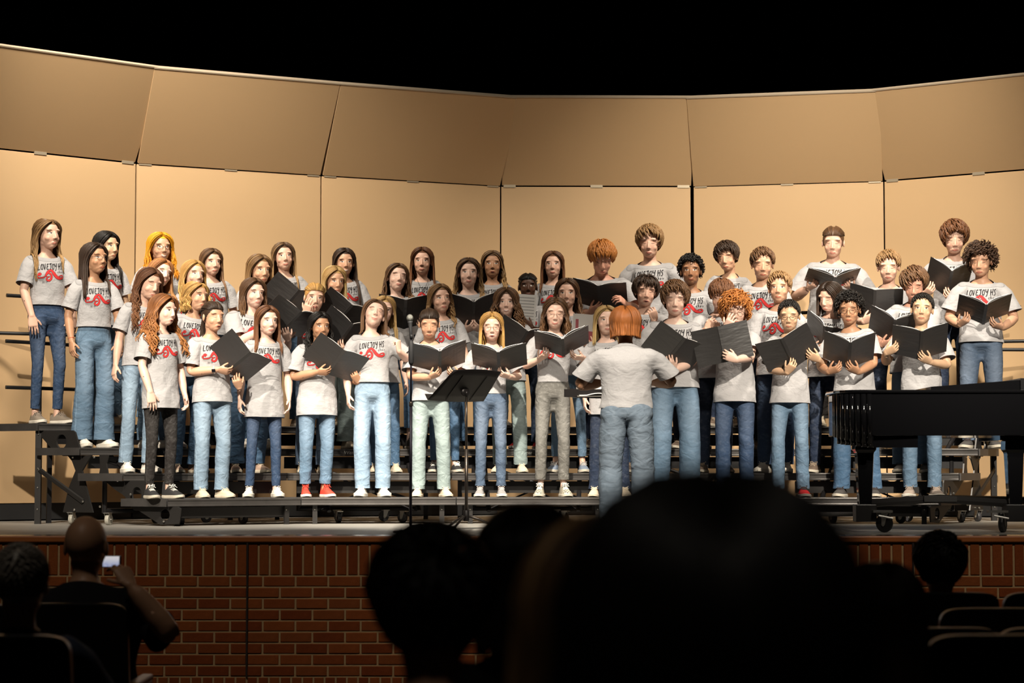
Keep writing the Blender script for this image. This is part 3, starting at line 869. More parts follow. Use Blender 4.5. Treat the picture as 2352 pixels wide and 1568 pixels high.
class Tmpl:
    def __init__(s, me, sig=.016, hands=True):
        s.co = co_of(me); s.W = weights(s.co, sig, hands)
        s.faces = [tuple(p.vertices) for p in me.polygons]
        n = np.empty(len(me.vertices) * 3, 'f'); me.vertices.foreach_get('normal', n); s.no = n.reshape(-1, 3).astype('d')
        s.src = me
        s.loops = np.concatenate([np.array(f) for f in s.faces]); s.tot = np.array([len(f) for f in s.faces])
    def make(s, name, co):
        me = bpy.data.meshes.new(name)
        nv, nl, nf = len(co), len(s.loops), len(s.tot)
        me.vertices.add(nv); me.loops.add(nl); me.polygons.add(nf)
        me.vertices.foreach_set('co', co.astype('f').ravel())
        me.loops.foreach_set('vertex_index', s.loops.astype('i'))
        me.polygons.foreach_set('loop_start', np.concatenate([[0], np.cumsum(s.tot)[:-1]]).astype('i'))
        me.polygons.foreach_set('use_smooth', np.ones(nf, bool))
        a = me.attributes.new('rest', 'FLOAT_VECTOR', 'POINT'); a.data.foreach_set('vector', s.co.astype('f').ravel())
        me.update(calc_edges=True)
        return me

def bisect(me, co, no, test=None, fill=False):
    bm = bmesh.new(); bm.from_mesh(me)
    fs = [f for f in bm.faces if test is None or test(f.calc_center_median())]
    ge = list({e for f in fs for e in f.edges}) + list({v for f in fs for v in f.verts}) + fs
    bmesh.ops.bisect_plane(bm, geom=ge, plane_co=co, plane_no=no, clear_outer=True, dist=1e-5)
    bm.to_mesh(me); bm.free(); return me

def wrink(p, amp, seed, fs=(9, 22), sq=1.0):
    """smooth folds: warped sums of waves"""
    rs = np.random.RandomState(seed); out = np.zeros(len(p)); q = p * (1, 1, sq)
    w1 = np.stack([np.sin(q @ rs.normal(0, 6, 3) + rs.rand() * 6) for _ in range(3)], 1) * .03
    q = q + w1
    for i in range(7):
        f = fs[0] + (fs[1] - fs[0]) * i / 6
        v = rs.normal(0, 1, 3); v /= np.linalg.norm(v)
        out += (1 - np.abs(np.sin(q @ v * f + rs.rand() * 6))) ** 2 * (1.0 - .08 * i)
    return (out / 7 - 0.27) * amp * 2.2

def shirt_geo(fem):
    g = Geo()
    b = .0 if fem else .004
    T = [(0.70, .185, .135, .0), (0.80, .185, .135, .0), (0.90, .180, .13, .0), (1.0, .166 + b, .12, -.002), (1.08, .158 + b, .115, -.002), (1.16, .160 + b, .118, -.004), (1.26, .168 + b, .124, -.003), (1.33, .172 + b, .116, .004), (1.375, .160 + b, .092, .010), (1.405, .122, .073, .014), (1.425, .086, .062, .015), (1.44, .069, .0585, .014), (1.47, .0625, .058, .010), (1.52, .061, .057, .008)]
    g.tube([(0, c, z) for z, a, bb, c in T], [(a, bb) for z, a, bb, c in T], 32, up=(1, 0, 0))
    if fem:
        for s in (-1, 1): g.ball((s * .066, -.072, 1.245), (.066, .056, .062), 16, 10)
    for s in (-1, 1):
        a, d = SH[s], ARM_D[s]
        q = a + np.array((-s * .03, 0, -.012))
        g.tube([q - np.array((s * .05, 0, 0)), q, a + d * .05 + (s * .002, 0, -.008), a + d * .12 + (s * .004, 0, -.004), a + d * .20 + (s * .008, 0, .0), a + d * .26 + (s * .010, 0, .0)], [(.05, .066), (.060, .072), (.066, .072), (.068, .073), (.073, .077), (.077, .080)], 20, up=PALM_N[s])
    return g
def jeans_geo():
    g = Geo()
    T = [(0.835, .115, .070, .014), (0.865, .160, .108, .012), (0.90, .172, .124, .012), (0.95, .164, .118, .010), (1.0, .150, .108, .006), (1.04, .141, .102, .004), (1.08, .136, .098, .002), (1.12, .134, .096, 0)]
    g.tube([(0, c, z) for z, a, bb, c in T], [(a, bb) for z, a, bb, c in T], 32, up=(1, 0, 0))
    for s in (-1, 1):
        x = lambda k: (s * k)
        P_ = [((x(.078), .010, .90), (.083, .112)), ((x(.085), .008, .80), (.083, .102)), ((x(.089), .003, .70), (.077, .090)), ((x(.091), 0, .60), (.070, .079)), ((x(.092), -.004, .49), (.066, .070)), ((x(.093), .002, .38), (.065, .069)), ((x(.094), .006, .25), (.063, .067)), ((x(.095), .008, .12), (.062, .067)), ((x(.095), .008, .02), (.062, .068))]
        g.tube([a for a, r in P_], [r for a, r in P_], 24, up=(1, 0, 0))
    return g

print('build templates'); import time as _t; _t0 = _t.time()
def bweight(co):
    # 1 keeps little, 0 keeps much is handled below: weight = how readily it collapses
    z = co[:, 2]; w = np.ones(len(co))
    face = (z > 1.475) & (co[:, 1] < .02)
    w[z > 1.45] = .30
    w[face] = .04
    for s in (-1, 1):
        al = (co - SH[s]) @ ARM_D[s]; on = (co[:, 0] * s > .2) & (z < 1.35)
        w[on & (al > .15)] = .75
        w[on & (al > UP_L + FO_L - .01)] = .10
    return w
_m = remesh(body_geo(), 0.0034, 3, 0.075, bweight)
BODY = Tmpl(_m)
print('body', len(BODY.co), len(BODY.faces), _t.time() - _t0)
def shirt_template(fem, hem):
    me = remesh(shirt_geo(fem), 0.012, 5)
    bisect(me, (0, 0, hem), (0, 0, -1), lambda c: abs(c.x) < .23)
    bisect(me, (0, .0, 1.424), (0, -.40, 0.92), lambda c: abs(c.x) < .12 and c.z > 1.3)
    for s in (-1, 1):
        bisect(me, Vector(SH[s] + ARM_D[s] * .215), Vector(ARM_D[s]), lambda c: c.x * s > .20 and c.z > 1.0)
    t = Tmpl(me, .022, False)
    return t
SHIRTS = {}
def get_shirt(fem, hem):
    k = (fem, hem)
    if k not in SHIRTS: SHIRTS[k] = shirt_template(fem, hem)
    return SHIRTS[k]
JEANS = {}
_jm = remesh(jeans_geo(), 0.0125, 3)
def get_jeans(hem, rise):
    k = (hem, rise)
    if k not in JEANS:
        me = _jm.copy()
        bisect(me, (0, 0, rise), (0, 0, 1)); bisect(me, (0, 0, hem), (0, 0, -1))
        JEANS[k] = Tmpl(me, .02, False)
    return JEANS[k]
# ------------------------------------------------------------------ people materials
def skin_mat(col, brow=(.06, .035, .02), iris=(.05, .03, .02), lip=None, eyes='open', mouth='closed', smile=0.0, gaze=0.0, blush=.35, rough=.48, plain=False):
    key = ('skin', col, brow, iris, lip, eyes, mouth, smile, gaze, blush, plain)
    if key in MATS: return MATS[key]
    m = bpy.data.materials.new('skin'); n = NT(m); b = n.b
    b.inputs['Roughness'].default_value = rough
    b.inputs['Specular IOR Level'].default_value = .4
    b.inputs['Subsurface Weight'].default_value = 0.0
    at_ = n.node('ShaderNodeAttribute'); at_.attribute_name = 'rest'
    vec = at_.outputs['Vector']
    sp = n.node('ShaderNodeSeparateXYZ'); n.put(sp.inputs[0], vec)
    x, y, z = sp.outputs; ax = n.m('ABSOLUTE', x)
    warm = tuple(min(1, c * k) for c, k in zip(col, (1.02, .84, .80)))
    c = n.mix(n.noise(vec, 28, 3), col, tuple(v * .93 for v in col))
    if plain:
        n.put(b.inputs['Base Color'], c); MATS[key] = m; return m
    front = n.ramp01(n.m('MULTIPLY', y, -1.0), .030, .045)
    def ell(cx, cz, rx, rz, lo=.75, hi=1.15, xx=None, zz=None):
        u = n.m('DIVIDE', n.m('SUBTRACT', ax if xx is None else xx, cx), rx)
        w_ = n.m('DIVIDE', n.m('SUBTRACT', z if zz is None else zz, cz), rz)
        r = n.m('SQRT', n.m('ADD', n.m('MULTIPLY', u, u), n.m('MULTIPLY', w_, w_)))
        return n.m('MULTIPLY', n.m('SUBTRACT', 1.0, n.ramp01(r, lo, hi)), front)
    c = n.mix(n.m('MULTIPLY', ell(.042, 1.553, .026, .020, .2, 1.3), blush), c, warm)
    c = n.mix(n.m('MULTIPLY', ell(.0, 1.558, .014, .012, .3, 1.3), blush), c, warm)
    dark = tuple(v * .55 for v in col)
    # shadowy lids, eyes
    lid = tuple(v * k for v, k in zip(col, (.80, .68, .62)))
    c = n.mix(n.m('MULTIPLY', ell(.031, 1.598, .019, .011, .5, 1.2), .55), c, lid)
    u = n.m('DIVIDE', n.m('SUBTRACT', ax, .031), .0155)
    arch = n.m('MULTIPLY', n.m('MULTIPLY', u, u), .0045)       # lids fall to the corners
    if eyes == 'open':
        zz = n.m('ADD', z, n.m('MULTIPLY', arch, .2))
        c = n.mix(ell(.031, 1.5925, .0150, .0064, .88, 1.08), c, (.62, .56, .52))
        # iris follows gaze: x measured with its sign
        gx = n.m('SUBTRACT', n.m('ABSOLUTE', n.m('SUBTRACT', x, gaze)), 0.0)
        e1 = n.m('MULTIPLY', ell(.031, 1.5932, .0062, .0064, .85, 1.1, xx=gx), ell(.031, 1.5925, .0150, .0064, .9, 1.1))
        c = n.mix(e1, c, iris)
        zl = n.m('ADD', z, arch)
        c = n.mix(n.m('MULTIPLY', ell(.0315, 1.5985, .0175, .0019, .5, 1.3, zz=zl), .95), c, (.015, .01, .008))
        zl2 = n.m('SUBTRACT', z, n.m('MULTIPLY', arch, .9))
        c = n.mix(n.m('MULTIPLY', ell(.0315, 1.5862, .014, .0011, .4, 1.4, zz=zl2), .45), c, dark)
    else:
        zl = n.m('SUBTRACT', z, n.m('MULTIPLY', arch, .8 if eyes == 'down' else 1.0))
        c = n.mix(n.m('MULTIPLY', ell(.0315, 1.5868, .0165, .0022, .5, 1.3, zz=zl), .92), c, (.02, .012, .01))
        c = n.mix(n.m('MULTIPLY', ell(.031, 1.600, .016, .0012, .4, 1.4), .4), c, dark)
    # brows
    ub = n.m('SUBTRACT', ax, .030)
    zb = n.m('ADD', z, n.m('MULTIPLY', n.m('MULTIPLY', ub, ub), 12.0))
    c = n.mix(n.m('MULTIPLY', ell(.0335, 1.6145, .0195, .0036, .55, 1.2, zz=zb), .85), c, brow)
    # nostrils
    c = n.mix(n.m('MULTIPLY', ell(.0062, 1.5475, .0042, .0024, .5, 1.3), .75), c, tuple(v * .25 for v in col))
    # mouth
    zm = n.m('SUBTRACT', z, n.m('MULTIPLY', n.m('MULTIPLY', x, x), 5.0 + 22.0 * smile))
    if lip is None: lip = tuple(v * k for v, k in zip(col, (.80, .42, .42)))
    wd = .0235 + .009 * smile
    c = n.mix(n.m('MULTIPLY', ell(0, 1.5185 - .001 * smile, wd, .0092, .7, 1.12, zz=zm), .85), c, lip)
    if mouth == 'teeth':
        c = n.mix(ell(0, 1.5175, wd * .84, .0052, .8, 1.1, zz=zm), c, (.12, .02, .02))
        c = n.mix(ell(0, 1.5188, wd * .74, .0038, .85, 1.1, zz=zm), c, (.72, .68, .62))
    elif mouth == 'open':
        c = n.mix(ell(0, 1.5175, wd * .62, .0052, .8, 1.1, zz=zm), c, (.05, .01, .01))
    else:
        c = n.mix(n.m('MULTIPLY', ell(0, 1.5185, wd * .95, .0013, .5, 1.4, zz=zm), .8), c, tuple(v * .28 for v in col))
    n.put(b.inputs['Base Color'], c)
    MATS[key] = m
    return m
def shirt_mat():
    if 'shirt' in MATS: return MATS['shirt']
    m = bpy.data.materials.new('grey_heather_cotton'); n = NT(m)
    n.b.inputs['Roughness'].default_value = .9; n.b.inputs['Specular IOR Level'].default_value = .15
    n.b.inputs['Sheen Weight'].default_value = .15
    at_ = n.node('ShaderNodeAttribute'); at_.attribute_name = 'rest'; vec = at_.outputs['Vector']
    f = n.noise(n.vscale(vec, (1, 1, 2.5)), 330, 2)
    c = n.mix(n.ramp01(f, .3, .7), (.325, .318, .325), (.41, .40, .41))
    sp = n.node('ShaderNodeSeparateXYZ'); n.put(sp.inputs[0], vec)
    dd = n.m('ADD', n.m('MULTIPLY', sp.outputs[1], -.40), n.m('MULTIPLY', n.m('SUBTRACT', sp.outputs[2], 1.424), .92))
    c = n.mix(n.m('MULTIPLY', n.ramp01(dd, -.0205, -.0185), .22), c, (.12, .12, .125))
    seam = n.m('SUBTRACT', 1.0, n.ramp01(n.m('ABSOLUTE', n.m('ADD', dd, .0205)), .001, .0028))
    c = n.mix(n.m('MULTIPLY', seam, .5), c, (.10, .10, .10))
    n.put(n.b.inputs['Base Color'], c)
    h = n.m('ADD', n.noise(n.vscale(vec, (1, 1, .8)), 9, 2, .45, .9), n.m('MULTIPLY', n.noise(n.vscale(vec, (1, 1, 1.6)), 19, 1, .4, 1.2), .2))
    n.bump(h, .7, .022)
    MATS['shirt'] = m; return m
def denim_mat(col, fade=.3, acid=0.0):
    key = ('denim', col, fade, acid)
    if key in MATS: return MATS[key]
    m = bpy.data.materials.new('denim'); n = NT(m)
    n.b.inputs['Roughness'].default_value = .85; n.b.inputs['Specular IOR Level'].default_value = .2
    at_ = n.node('ShaderNodeAttribute'); at_.attribute_name = 'rest'; vec = at_.outputs['Vector']
    sp = n.node('ShaderNodeSeparateXYZ'); n.put(sp.inputs[0], vec); x, y, z = sp.outputs; ax = n.m('ABSOLUTE', x)
    li = tuple(min(.8, c * 1.35 + .10) for c in col)
    # worn thighs and knees
    u = n.m('DIVIDE', n.m('SUBTRACT', ax, .095), .075)
    zc = n.m('DIVIDE', n.m('SUBTRACT', z, .66), .26)
    r = n.m('SQRT', n.m('ADD', n.m('MULTIPLY', u, u), n.m('MULTIPLY', zc, zc)))
    worn = n.m('MULTIPLY', n.m('SUBTRACT', 1.0, n.ramp01(r, .1, 1.3)), fade)
    c = n.mix(worn, col, li)
    c = n.mix(n.m('MULTIPLY', n.ramp01(n.noise(n.vscale(vec, (1, 1, 1.6)), 26, 4, .6), .45, .75), .35 + acid), c, li)
    c = n.mix(n.m('MULTIPLY', n.noise(n.vscale(vec, (1, 1, .25)), 260, 2), .35), c, tuple(v * .72 for v in col))
    # outer and inner seams with pale stitches, waistband, fly
    seam = n.m('SUBTRACT', 1.0, n.ramp01(n.m('ABSOLUTE', n.m('SUBTRACT', y, -.030)), .0015, .004))
    seam = n.m('MULTIPLY', seam, n.ramp01(ax, .10, .115))
    c = n.mix(n.m('MULTIPLY', seam, .4), c, tuple(min(1, v * 1.9 + .05) for v in col))
    wb = n.m('SUBTRACT', 1.0, n.ramp01(n.m('ABSOLUTE', n.m('SUBTRACT', z, .988)), .0015, .004))
    c = n.mix(n.m('MULTIPLY', wb, .6), c, tuple(v * .5 for v in col))
    pk = n.m('SUBTRACT', ax, n.m('MULTIPLY', n.m('SQRT', n.m('MAXIMUM', n.m('SUBTRACT', .985, z), 0.0)), .3))
    pkm = n.m('MULTIPLY', n.m('SUBTRACT', 1.0, n.ramp01(n.m('ABSOLUTE', n.m('SUBTRACT', pk, .062)), .0015, .004)), n.ramp01(z, .905, .915))
    pkm = n.m('MULTIPLY', pkm, n.ramp01(n.m('MULTIPLY', y, -1.0), .02, .03))
    c = n.mix(n.m('MULTIPLY', pkm, .5), c, tuple(v * .45 for v in col))
    n.put(n.b.inputs['Base Color'], c)
    h = n.noise(n.vscale(vec, (1, 1, 1.25)), 13, 2, .45, .9)
    n.bump(h, .75, .016)
    MATS[key] = m; return m
def hair_mat(c0, c1, gloss=.42):
    key = ('hair', c0, c1, gloss)
    if key in MATS: return MATS[key]
    m = bpy.data.materials.new('hair'); n = NT(m)
    n.b.inputs['Roughness'].default_value = gloss; n.b.inputs['Specular IOR Level'].default_value = .35
    a = n.node('ShaderNodeAttribute'); a.attribute_name = 'along'
    r = n.node('ShaderNodeAttribute'); r.attribute_name = 'strand'
    f = n.ramp01(a.outputs['Fac'], .15, .95)
    c = n.mix(f, c0, c1)
    g_ = n.node('ShaderNodeAttribute'); g_.attribute_name = 'around'
    cx_ = n.node('ShaderNodeCombineXYZ'); n.put(cx_.inputs[0], n.m('MULTIPLY', g_.outputs['Fac'], 9.0)); n.put(cx_.inputs[1], n.m('MULTIPLY', r.outputs['Fac'], 70.0)); n.put(cx_.inputs[2], n.m('MULTIPLY', a.outputs['Fac'], 1.6))
    fib = n.noise(cx_.outputs[0], 1.6, 3, .6)
    c = n.mix(n.m('MULTIPLY', n.ramp01(fib, .42, .62), .55), c, tuple(v * .38 for v in c0))
    n.bump(fib, .7, .004)
    c = n.mix(n.m('MULTIPLY', r.outputs['Fac'], .55), c, tuple(v * .45 for v in c0))
    c = n.mix(n.m('MULTIPLY', n.ramp01(r.outputs['Fac'], .8, 1.0), .35), c, tuple(min(1, v * 1.5 + .02) for v in c1))
    n.put(n.b.inputs['Base Color'], c)
    MATS[key] = m; return m
# ------------------------------------------------------------------ hair
HC = np.array((0, .015, 1.607)); HRD = np.array((.0800, .0995, .0955))
def hs(u, off=0.0): return HC + u * (HRD + off)
def unit(v): v = np.asarray(v, 'd'); return v / np.linalg.norm(v)
def slerp(a, b, t):
    o = math.acos(max(-1, min(1, float(a @ b))))
    if o < 1e-4: return a
    return (math.sin((1 - t) * o) * a + math.sin(t * o) * b) / math.sin(o)
def azd(psi, el):       # direction: psi from the face (0) round to the back (180), sign = side
    return np.array((math.sin(psi) * math.cos(el), -math.cos(psi) * math.cos(el), math.sin(el)))
class Hair:
    def __init__(s): s.g = Geo(); s.al = []; s.st = []; s.an = []
    def lock(s, pts, rw, rt, n=5, taper=.25, root=.6, width_dir=None):
        k = len(pts); rr = []
        for i in range(k):
            t = i / (k - 1); f = root + (1 - root) * min(1, t * 4); f *= 1 - (1 - taper) * max(0, (t - .55) / .45) ** 1.6
            rr.append((rw * f, rt * f))
        s.g.tube(pts, rr, n, True, up=width_dir)
        s.al += [i / (k - 1) for i in range(k) for _ in range(n)]
        s.st += [s.r] * (k * n); s.an += [abs(2 * j / n - 1) for _ in range(k) for j in range(n)]
    def new(s): s.r = random.random()
    def cap(s, MH, thick=.004, front=.060, low=1.545, ear=True, hl=1.652):
        nu, nv = 72, 48; idx = {}; vs = []; fs = []
        def P(i, j):
            a = 2 * PI * j / nu; ph = PI * i / nv
            return np.array((math.sin(ph) * math.sin(a), -math.sin(ph) * math.cos(a), math.cos(ph)))
        for i in range(nv):
            for j in range(nu):
                c = hs((P(i, j) + P(i + 1, j + 1)) / 2)
                line = hl if c[1] < -.062 else (hl - (c[1] + .062) * 1.55 if c[1] < .008 else low)
                if abs(c[0]) < .05 and c[1] < -.05: line = hl
                if c[2] < line: continue
                q = []
                for a, b in ((i, j), (i, j + 1), (i + 1, j + 1), (i + 1, j)):
                    b %= nu
                    if a == 0: b = 0
                    if (a, b) not in idx: idx[(a, b)] = len(vs); vs.append(ap(MH, hs(P(a, b), thick)))
                    if idx[(a, b)] not in q: q.append(idx[(a, b)])
                if len(q) > 2: fs.append(tuple(q[::-1]))
        s.g.add(vs, fs); s.al += [0.05] * len(vs); s.st += [.3] * len(vs); s.an += [.5] * len(vs)

def hair_long(h, B, bvh, L=.34, part=0.0, wave=0.0, wf=3.0, n=100, front=.5, spread=.05, face=64, vol=.015, straight=1.0, kinds='', rw=.0095, tip=.3):
    """part line on the crown, locks over the skull, then hanging. front: share of side hair lying before the shoulder; L length below the jaw line"""
    MH = B['head']; fwd = (B['chest'][:3, :3] @ np.array((0, -1.0, 0)))
    for side in (-1, 1):
        for i in range(n):
            h.new()
            q = (i + .5 * random.random()) / n
            layer = i % 3
            psi = R(face + (184 - face) * q)
            y0 = -.070 + .16 * q
            a = unit(((part + side * .004) / .08, y0 / .1, 1.0 - .25 * abs(y0) / .1))
            if 'back' in kinds: a = unit((side * (.15 + .5 * q) * .6, -.72 + .5 * q, .75))
            el = R(-8 if q > .15 else -2)
            b = unit(azd(side * psi, el))
            pts = []
            lift = vol * (.25 + .4 * layer) + .003
            for j in range(6):
                t = j / 5; u = unit(slerp(a, b, t))
                pts.append(ap(MH, hs(u, lift * (.45 + .55 * math.sin(PI * min(1, t * .7))))))
            p = pts[-1].copy(); out = MH[:3, :3] @ np.array((b[0], b[1], 0)); out /= max(np.linalg.norm(out), 1e-6)
            ln = L * random.uniform(.82, 1.0) * (1 - .12 * (layer == 0)) + .09
            K = 9 if wave < .004 else 15; dirn = pts[-1] - pts[-2]; dirn /= np.linalg.norm(dirn)
            ph = random.random() * 6; amp = wave * random.uniform(.6, 1.2)
            infront = q < front
            tgt = fwd if infront else -fwd
            fl = random.uniform(.0, 1.0)
            for j in range(1, K + 1):
                t = j / K
                d = dirn * max(0, 1 - t * 3) + np.array((0, 0, -1.0)) * min(1, t * 3) 
                d = d + out * (spread * (1 - t)) + tgt * (.16 if t > .25 else .03) * (1 if not infront else .9)
                if not infront: d = d + out * -.05
                d /= np.linalg.norm(d)
                p = p + d * ln / K
                w_ = amp * min(1, t * 2.2)
                o = np.array((math.cos(ph + t * ln * wf * 13), math.sin(ph * 1.3 + t * ln * wf * 13), 0)) * w_
                o[2] = 0
                qv = p + o
                if bvh is not None and t > .15:
                    loc, nr, ix, ds = bvh.find_nearest(Vector(qv), .14)
                    if loc is not None:
                        sd = (Vector(qv) - loc).dot(nr)
                        need = .006 + .004 * layer
                        if sd < need:
                            c = loc + nr * need
                            nv_ = np.array(c); p = p + (nv_ - qv); qv = nv_
                pts.append(qv)
            thin = random.random() < .12
            if thin:
                js = np.random.normal(0, .006, 3)
                pts = [q_ + js * min(1, j_ / 6) for j_, q_ in enumerate(pts)]
            h.lock(pts, rw * (random.uniform(.8, 1.2) if not thin else .3), .0042 if not thin else .0015, 5, tip)
def hair_short(h, B, n=230, ln=.05, flow=(0, -1, 0), lift=.012, curl=0.0, hl=1.645, low=1.545, rw=.007, fringe=0.0, mess=.3, crown=(0, .05, .09), top=1.0, rad=.0035, side_len=.6):
    MH = B['head']; k = 0; i = 0
    crown = unit(crown); flow = np.array(flow, 'd')
    G_ = PI * (3 - math.sqrt(5))
    N = int(n * 1.8)
    for i in range(N):
        zz = 1 - 1.55 * (i + .5) / N; r = math.sqrt(max(0, 1 - zz * zz)); a = i * G_
        u = np.array((r * math.cos(a), r * math.sin(a), zz)); p = hs(u)
        line = hl if p[1] < -.050 else (hl - (p[1] + .05) * 1.15 if p[1] < .030 else low)
        if p[2] < line: continue
        if abs(p[0]) > .055 and -.03 < p[1] < .03 and p[2] < 1.60: continue
        h.new()
        away = u - crown; away = away - u * (away @ u)
        if np.linalg.norm(away) > 1e-6: away /= np.linalg.norm(away)
        tz = max(0, min(1, (p[2] - 1.60) / .07))
        d = away * .8 + flow * (.9 * tz) + np.array((0, 0, -.5 * (1 - tz))) + np.random.normal(0, mess, 3)
        d = d - u * (d @ u); d /= max(np.linalg.norm(d), 1e-6)
        L_ = ln * random.uniform(.75, 1.15) * (side_len + (1 - side_len) * tz)
        if p[1] < -.035: L_ *= .40 + fringe * 1.5
        pts = []; K = 5 if curl == 0 else 8
        ph = random.random() * 6
        e1 = np.cross(u, d)
        q = p.copy(); dd = d.copy()
        for j in range(K + 1):
            t = j / K
            uu = (q - HC) / HRD; nn = np.linalg.norm(uu); un = uu / nn
            o = q + un * (lift * math.sin(PI * min(1, .15 + t * .75)) * (.4 + .6 * tz * top))
            if curl:
                o = q + un * (lift * (.3 + t)) + (e1 * math.cos(ph + t * 9) + un * math.sin(ph + t * 9)) * curl
            pts.append(ap(MH, o))
            dd = dd - un * (dd @ un); dd /= max(np.linalg.norm(dd), 1e-6)
            dd = dd + np.array((0, 0, -.12 - fringe * t)); 
            q = q + dd * L_ / K
            uu = (q - HC) / HRD; nn = np.linalg.norm(uu)
            if nn < 1.0: q = HC + uu / nn * HRD
            elif nn > 1.12 and fringe == 0: q = HC + uu / nn * 1.12 * HRD
        h.lock(pts, rw * random.uniform(.8, 1.25), rad, 5, .35, .7)
def hair_bun(h, B, kind='bun'):
    MH = B['head']
    for side in (-1, 1):
        for i in range(42):
            h.new(); q = (i + .5) / 42
            psi = R(38 + 138 * q)
            if q < .34: a = unit((side * (.04 + q * 2.3), -.93 + q * 1.0, .47 - q * .25))
            else: a = unit(azd(side * psi, R(20 - 46 * (q - .34))))
            b = unit((side * .05, 1.0, .05 if kind != 'high' else .55))
            pts = [ap(MH, hs(unit(slerp(a, b, j / 6)), .003 + .004 * math.sin(PI * j / 6))) for j in range(7)]
            h.lock(pts, .0095, .004, 5, .8, .5)
    c = (0, .125, 1.60) if kind != 'high' else (0, .115, 1.665)
    if kind in ('bun', 'high'):
        for k in range(7):
            h.new(); a = k * .9
            ring = [ap(MH, np.array(c) + (.020 * math.cos(t + a), .012 * math.sin(2 * t + a) + .004, .022 * math.sin(t + a))) for t in np.linspace(0, 6.2, 10)]
            h.lock(ring, .008, .006, 5, .9, .9)
    else:
        for k in range(26):
            h.new(); a = random.random() * 6.28; p = np.array((0, .122, 1.60)); pts = []
            for j in range(9):
                t = j / 8
                pts.append(ap(MH, p + (.012 * math.cos(a) * (1 + t), .012 * math.sin(a) + .05 * t * (1 - t), -.26 * t)))
            h.lock(pts, .008, .005, 5, .3)
def make_hair(style, B, bvh):
    h = Hair(); st = dict(style); k = st.pop('k'); st.pop('c', None)
    if k == 'long':
        hl = 1.650
        h.cap(B['head'], -.002, hl=hl + .008); hair_long(h, B, bvh, **st)
    elif k == 'short':
        h.cap(B['head'], .0, low=st.get('low', 1.545), hl=st.get('hl', 1.645) + .006); hair_short(h, B, **st)
    elif k == 'curlylong':
        h.cap(B['head'], .0, hl=1.660); hair_long(h, B, bvh, **st)
    elif k == 'bun': h.cap(B['head'], .0, hl=1.648, low=1.55); hair_bun(h, B, st.get('kind', 'bun'))
    elif k == 'bob':
        h.cap(B['head'], .006, hl=1.650); hair_long(h, B, None, L=.022, n=130, face=48, vol=.026, front=.4, wave=.004, wf=2.0, spread=-.12, rw=.0085, tip=.6, **st)
    me = h.g.mesh('hair', True)
    a = me.attributes.new('along', 'FLOAT', 'POINT'); a.data.foreach_set('value', h.al)
    a = me.attributes.new('strand', 'FLOAT', 'POINT'); a.data.foreach_set('value', h.st)
    a = me.attributes.new('around', 'FLOAT', 'POINT'); a.data.foreach_set('value', h.an)
    return me
# ------------------------------------------------------------------ shirt print: lettering and the red clef, laid on the cloth
def L_(*p): return list(p)
GLYPH = {
 'L': [[(.25, 1), (.12, .5), (.05, .05), (.1, 0), (.6, .08)]],
 'O': [[(.45, .95), (.2, .75), (.08, .35), (.2, .05), (.45, .1), (.62, .5), (.6, .85), (.4, .95)]],
 'V': [[(.1, .95), (.15, .5), (.2, .02), (.45, .5), (.65, 1.05)]],
 'E': [[(.65, .95), (.3, .9), (.22, .6), (.5, .52)], [(.22, .6), (.08, .2), (.2, .02), (.6, .1)]],
 'J': [[(.1, .92), (.75, 1.02)], [(.5, 1), (.45, .4), (.3, .02), (.08, .1)]],
 'Y': [[(.12, 1), (.15, .65), (.35, .52), (.6, .75)], [(.7, 1.05), (.55, .45), (.35, -.1), (.1, -.2)]],
 'H': [[(.2, 1), (.05, -.05)], [(.75, 1.1), (.5, .0)], [(.0, .45), (.75, .6)]],
 'S': [[(.75, 1.05), (.4, .95), (.3, .7), (.5, .5), (.5, .2), (.25, 0), (.05, .08)]],
 'c': [[(.5, .5), (.2, .45), (.1, .15), (.3, 0), (.5, .1)]], 'h': [[(.15, 1), (.05, 0)], [(.08, .35), (.35, .5), (.4, 0)]],
 'o': [[(.3, .5), (.08, .3), (.15, .02), (.4, .1), (.45, .4), (.28, .5)]], 'i': [[(.15, .5), (.1, 0)], [(.2, .75), (.22, .8)]],
 'r': [[(.12, .5), (.06, 0)], [(.1, .3), (.35, .5)]],
 '2': [[(.05, .8), (.3, 1), (.5, .75), (.05, .02), (.5, .05)]], '3': [[(.1, .95), (.45, .9), (.25, .55), (.5, .3), (.25, 0), (.05, .1)]],
 '4': [[(.3, 1), (.05, .4), (.5, .42)], [(.45, .8), (.4, 0)]], '-': [[(.05, .45), (.4, .5)]],
}
def spline(pts, k=6):
    out = []; n = len(pts)
    if n < 3:
        a, b = np.array(pts[0]), np.array(pts[-1]); return [a + (b - a) * t for t in np.linspace(0, 1, k)]
    P_ = [np.array(p, 'd') for p in pts]
    for i in range(n - 1):
        p0 = P_[max(i - 1, 0)]; p1 = P_[i]; p2 = P_[i + 1]; p3 = P_[min(i + 2, n - 1)]
        for j in range(k):
            t = j / k
            out.append(.5 * ((2 * p1) + (-p0 + p2) * t + (2 * p0 - 5 * p1 + 4 * p2 - p3) * t * t + (-p0 + 3 * p1 - 3 * p2 + p3) * t ** 3))
    out.append(P_[-1]); return out
def ribbon(V2, F2, pts, w):
    n = len(pts); b = len(V2)
    for i, p in enumerate(pts):
        a = pts[max(i - 1, 0)]; c = pts[min(i + 1, n - 1)]; t = c - a; t = t / max(np.linalg.norm(t), 1e-9); nn = np.array((-t[1], t[0]))
        ww = (w[i] if hasattr(w, '__len__') else w) / 2
        V2.append(p + nn * ww); V2.append(p - nn * ww)
    for i in range(n - 1): F2.append((b + 2 * i, b + 2 * i + 2, b + 2 * i + 3, b + 2 * i + 1))
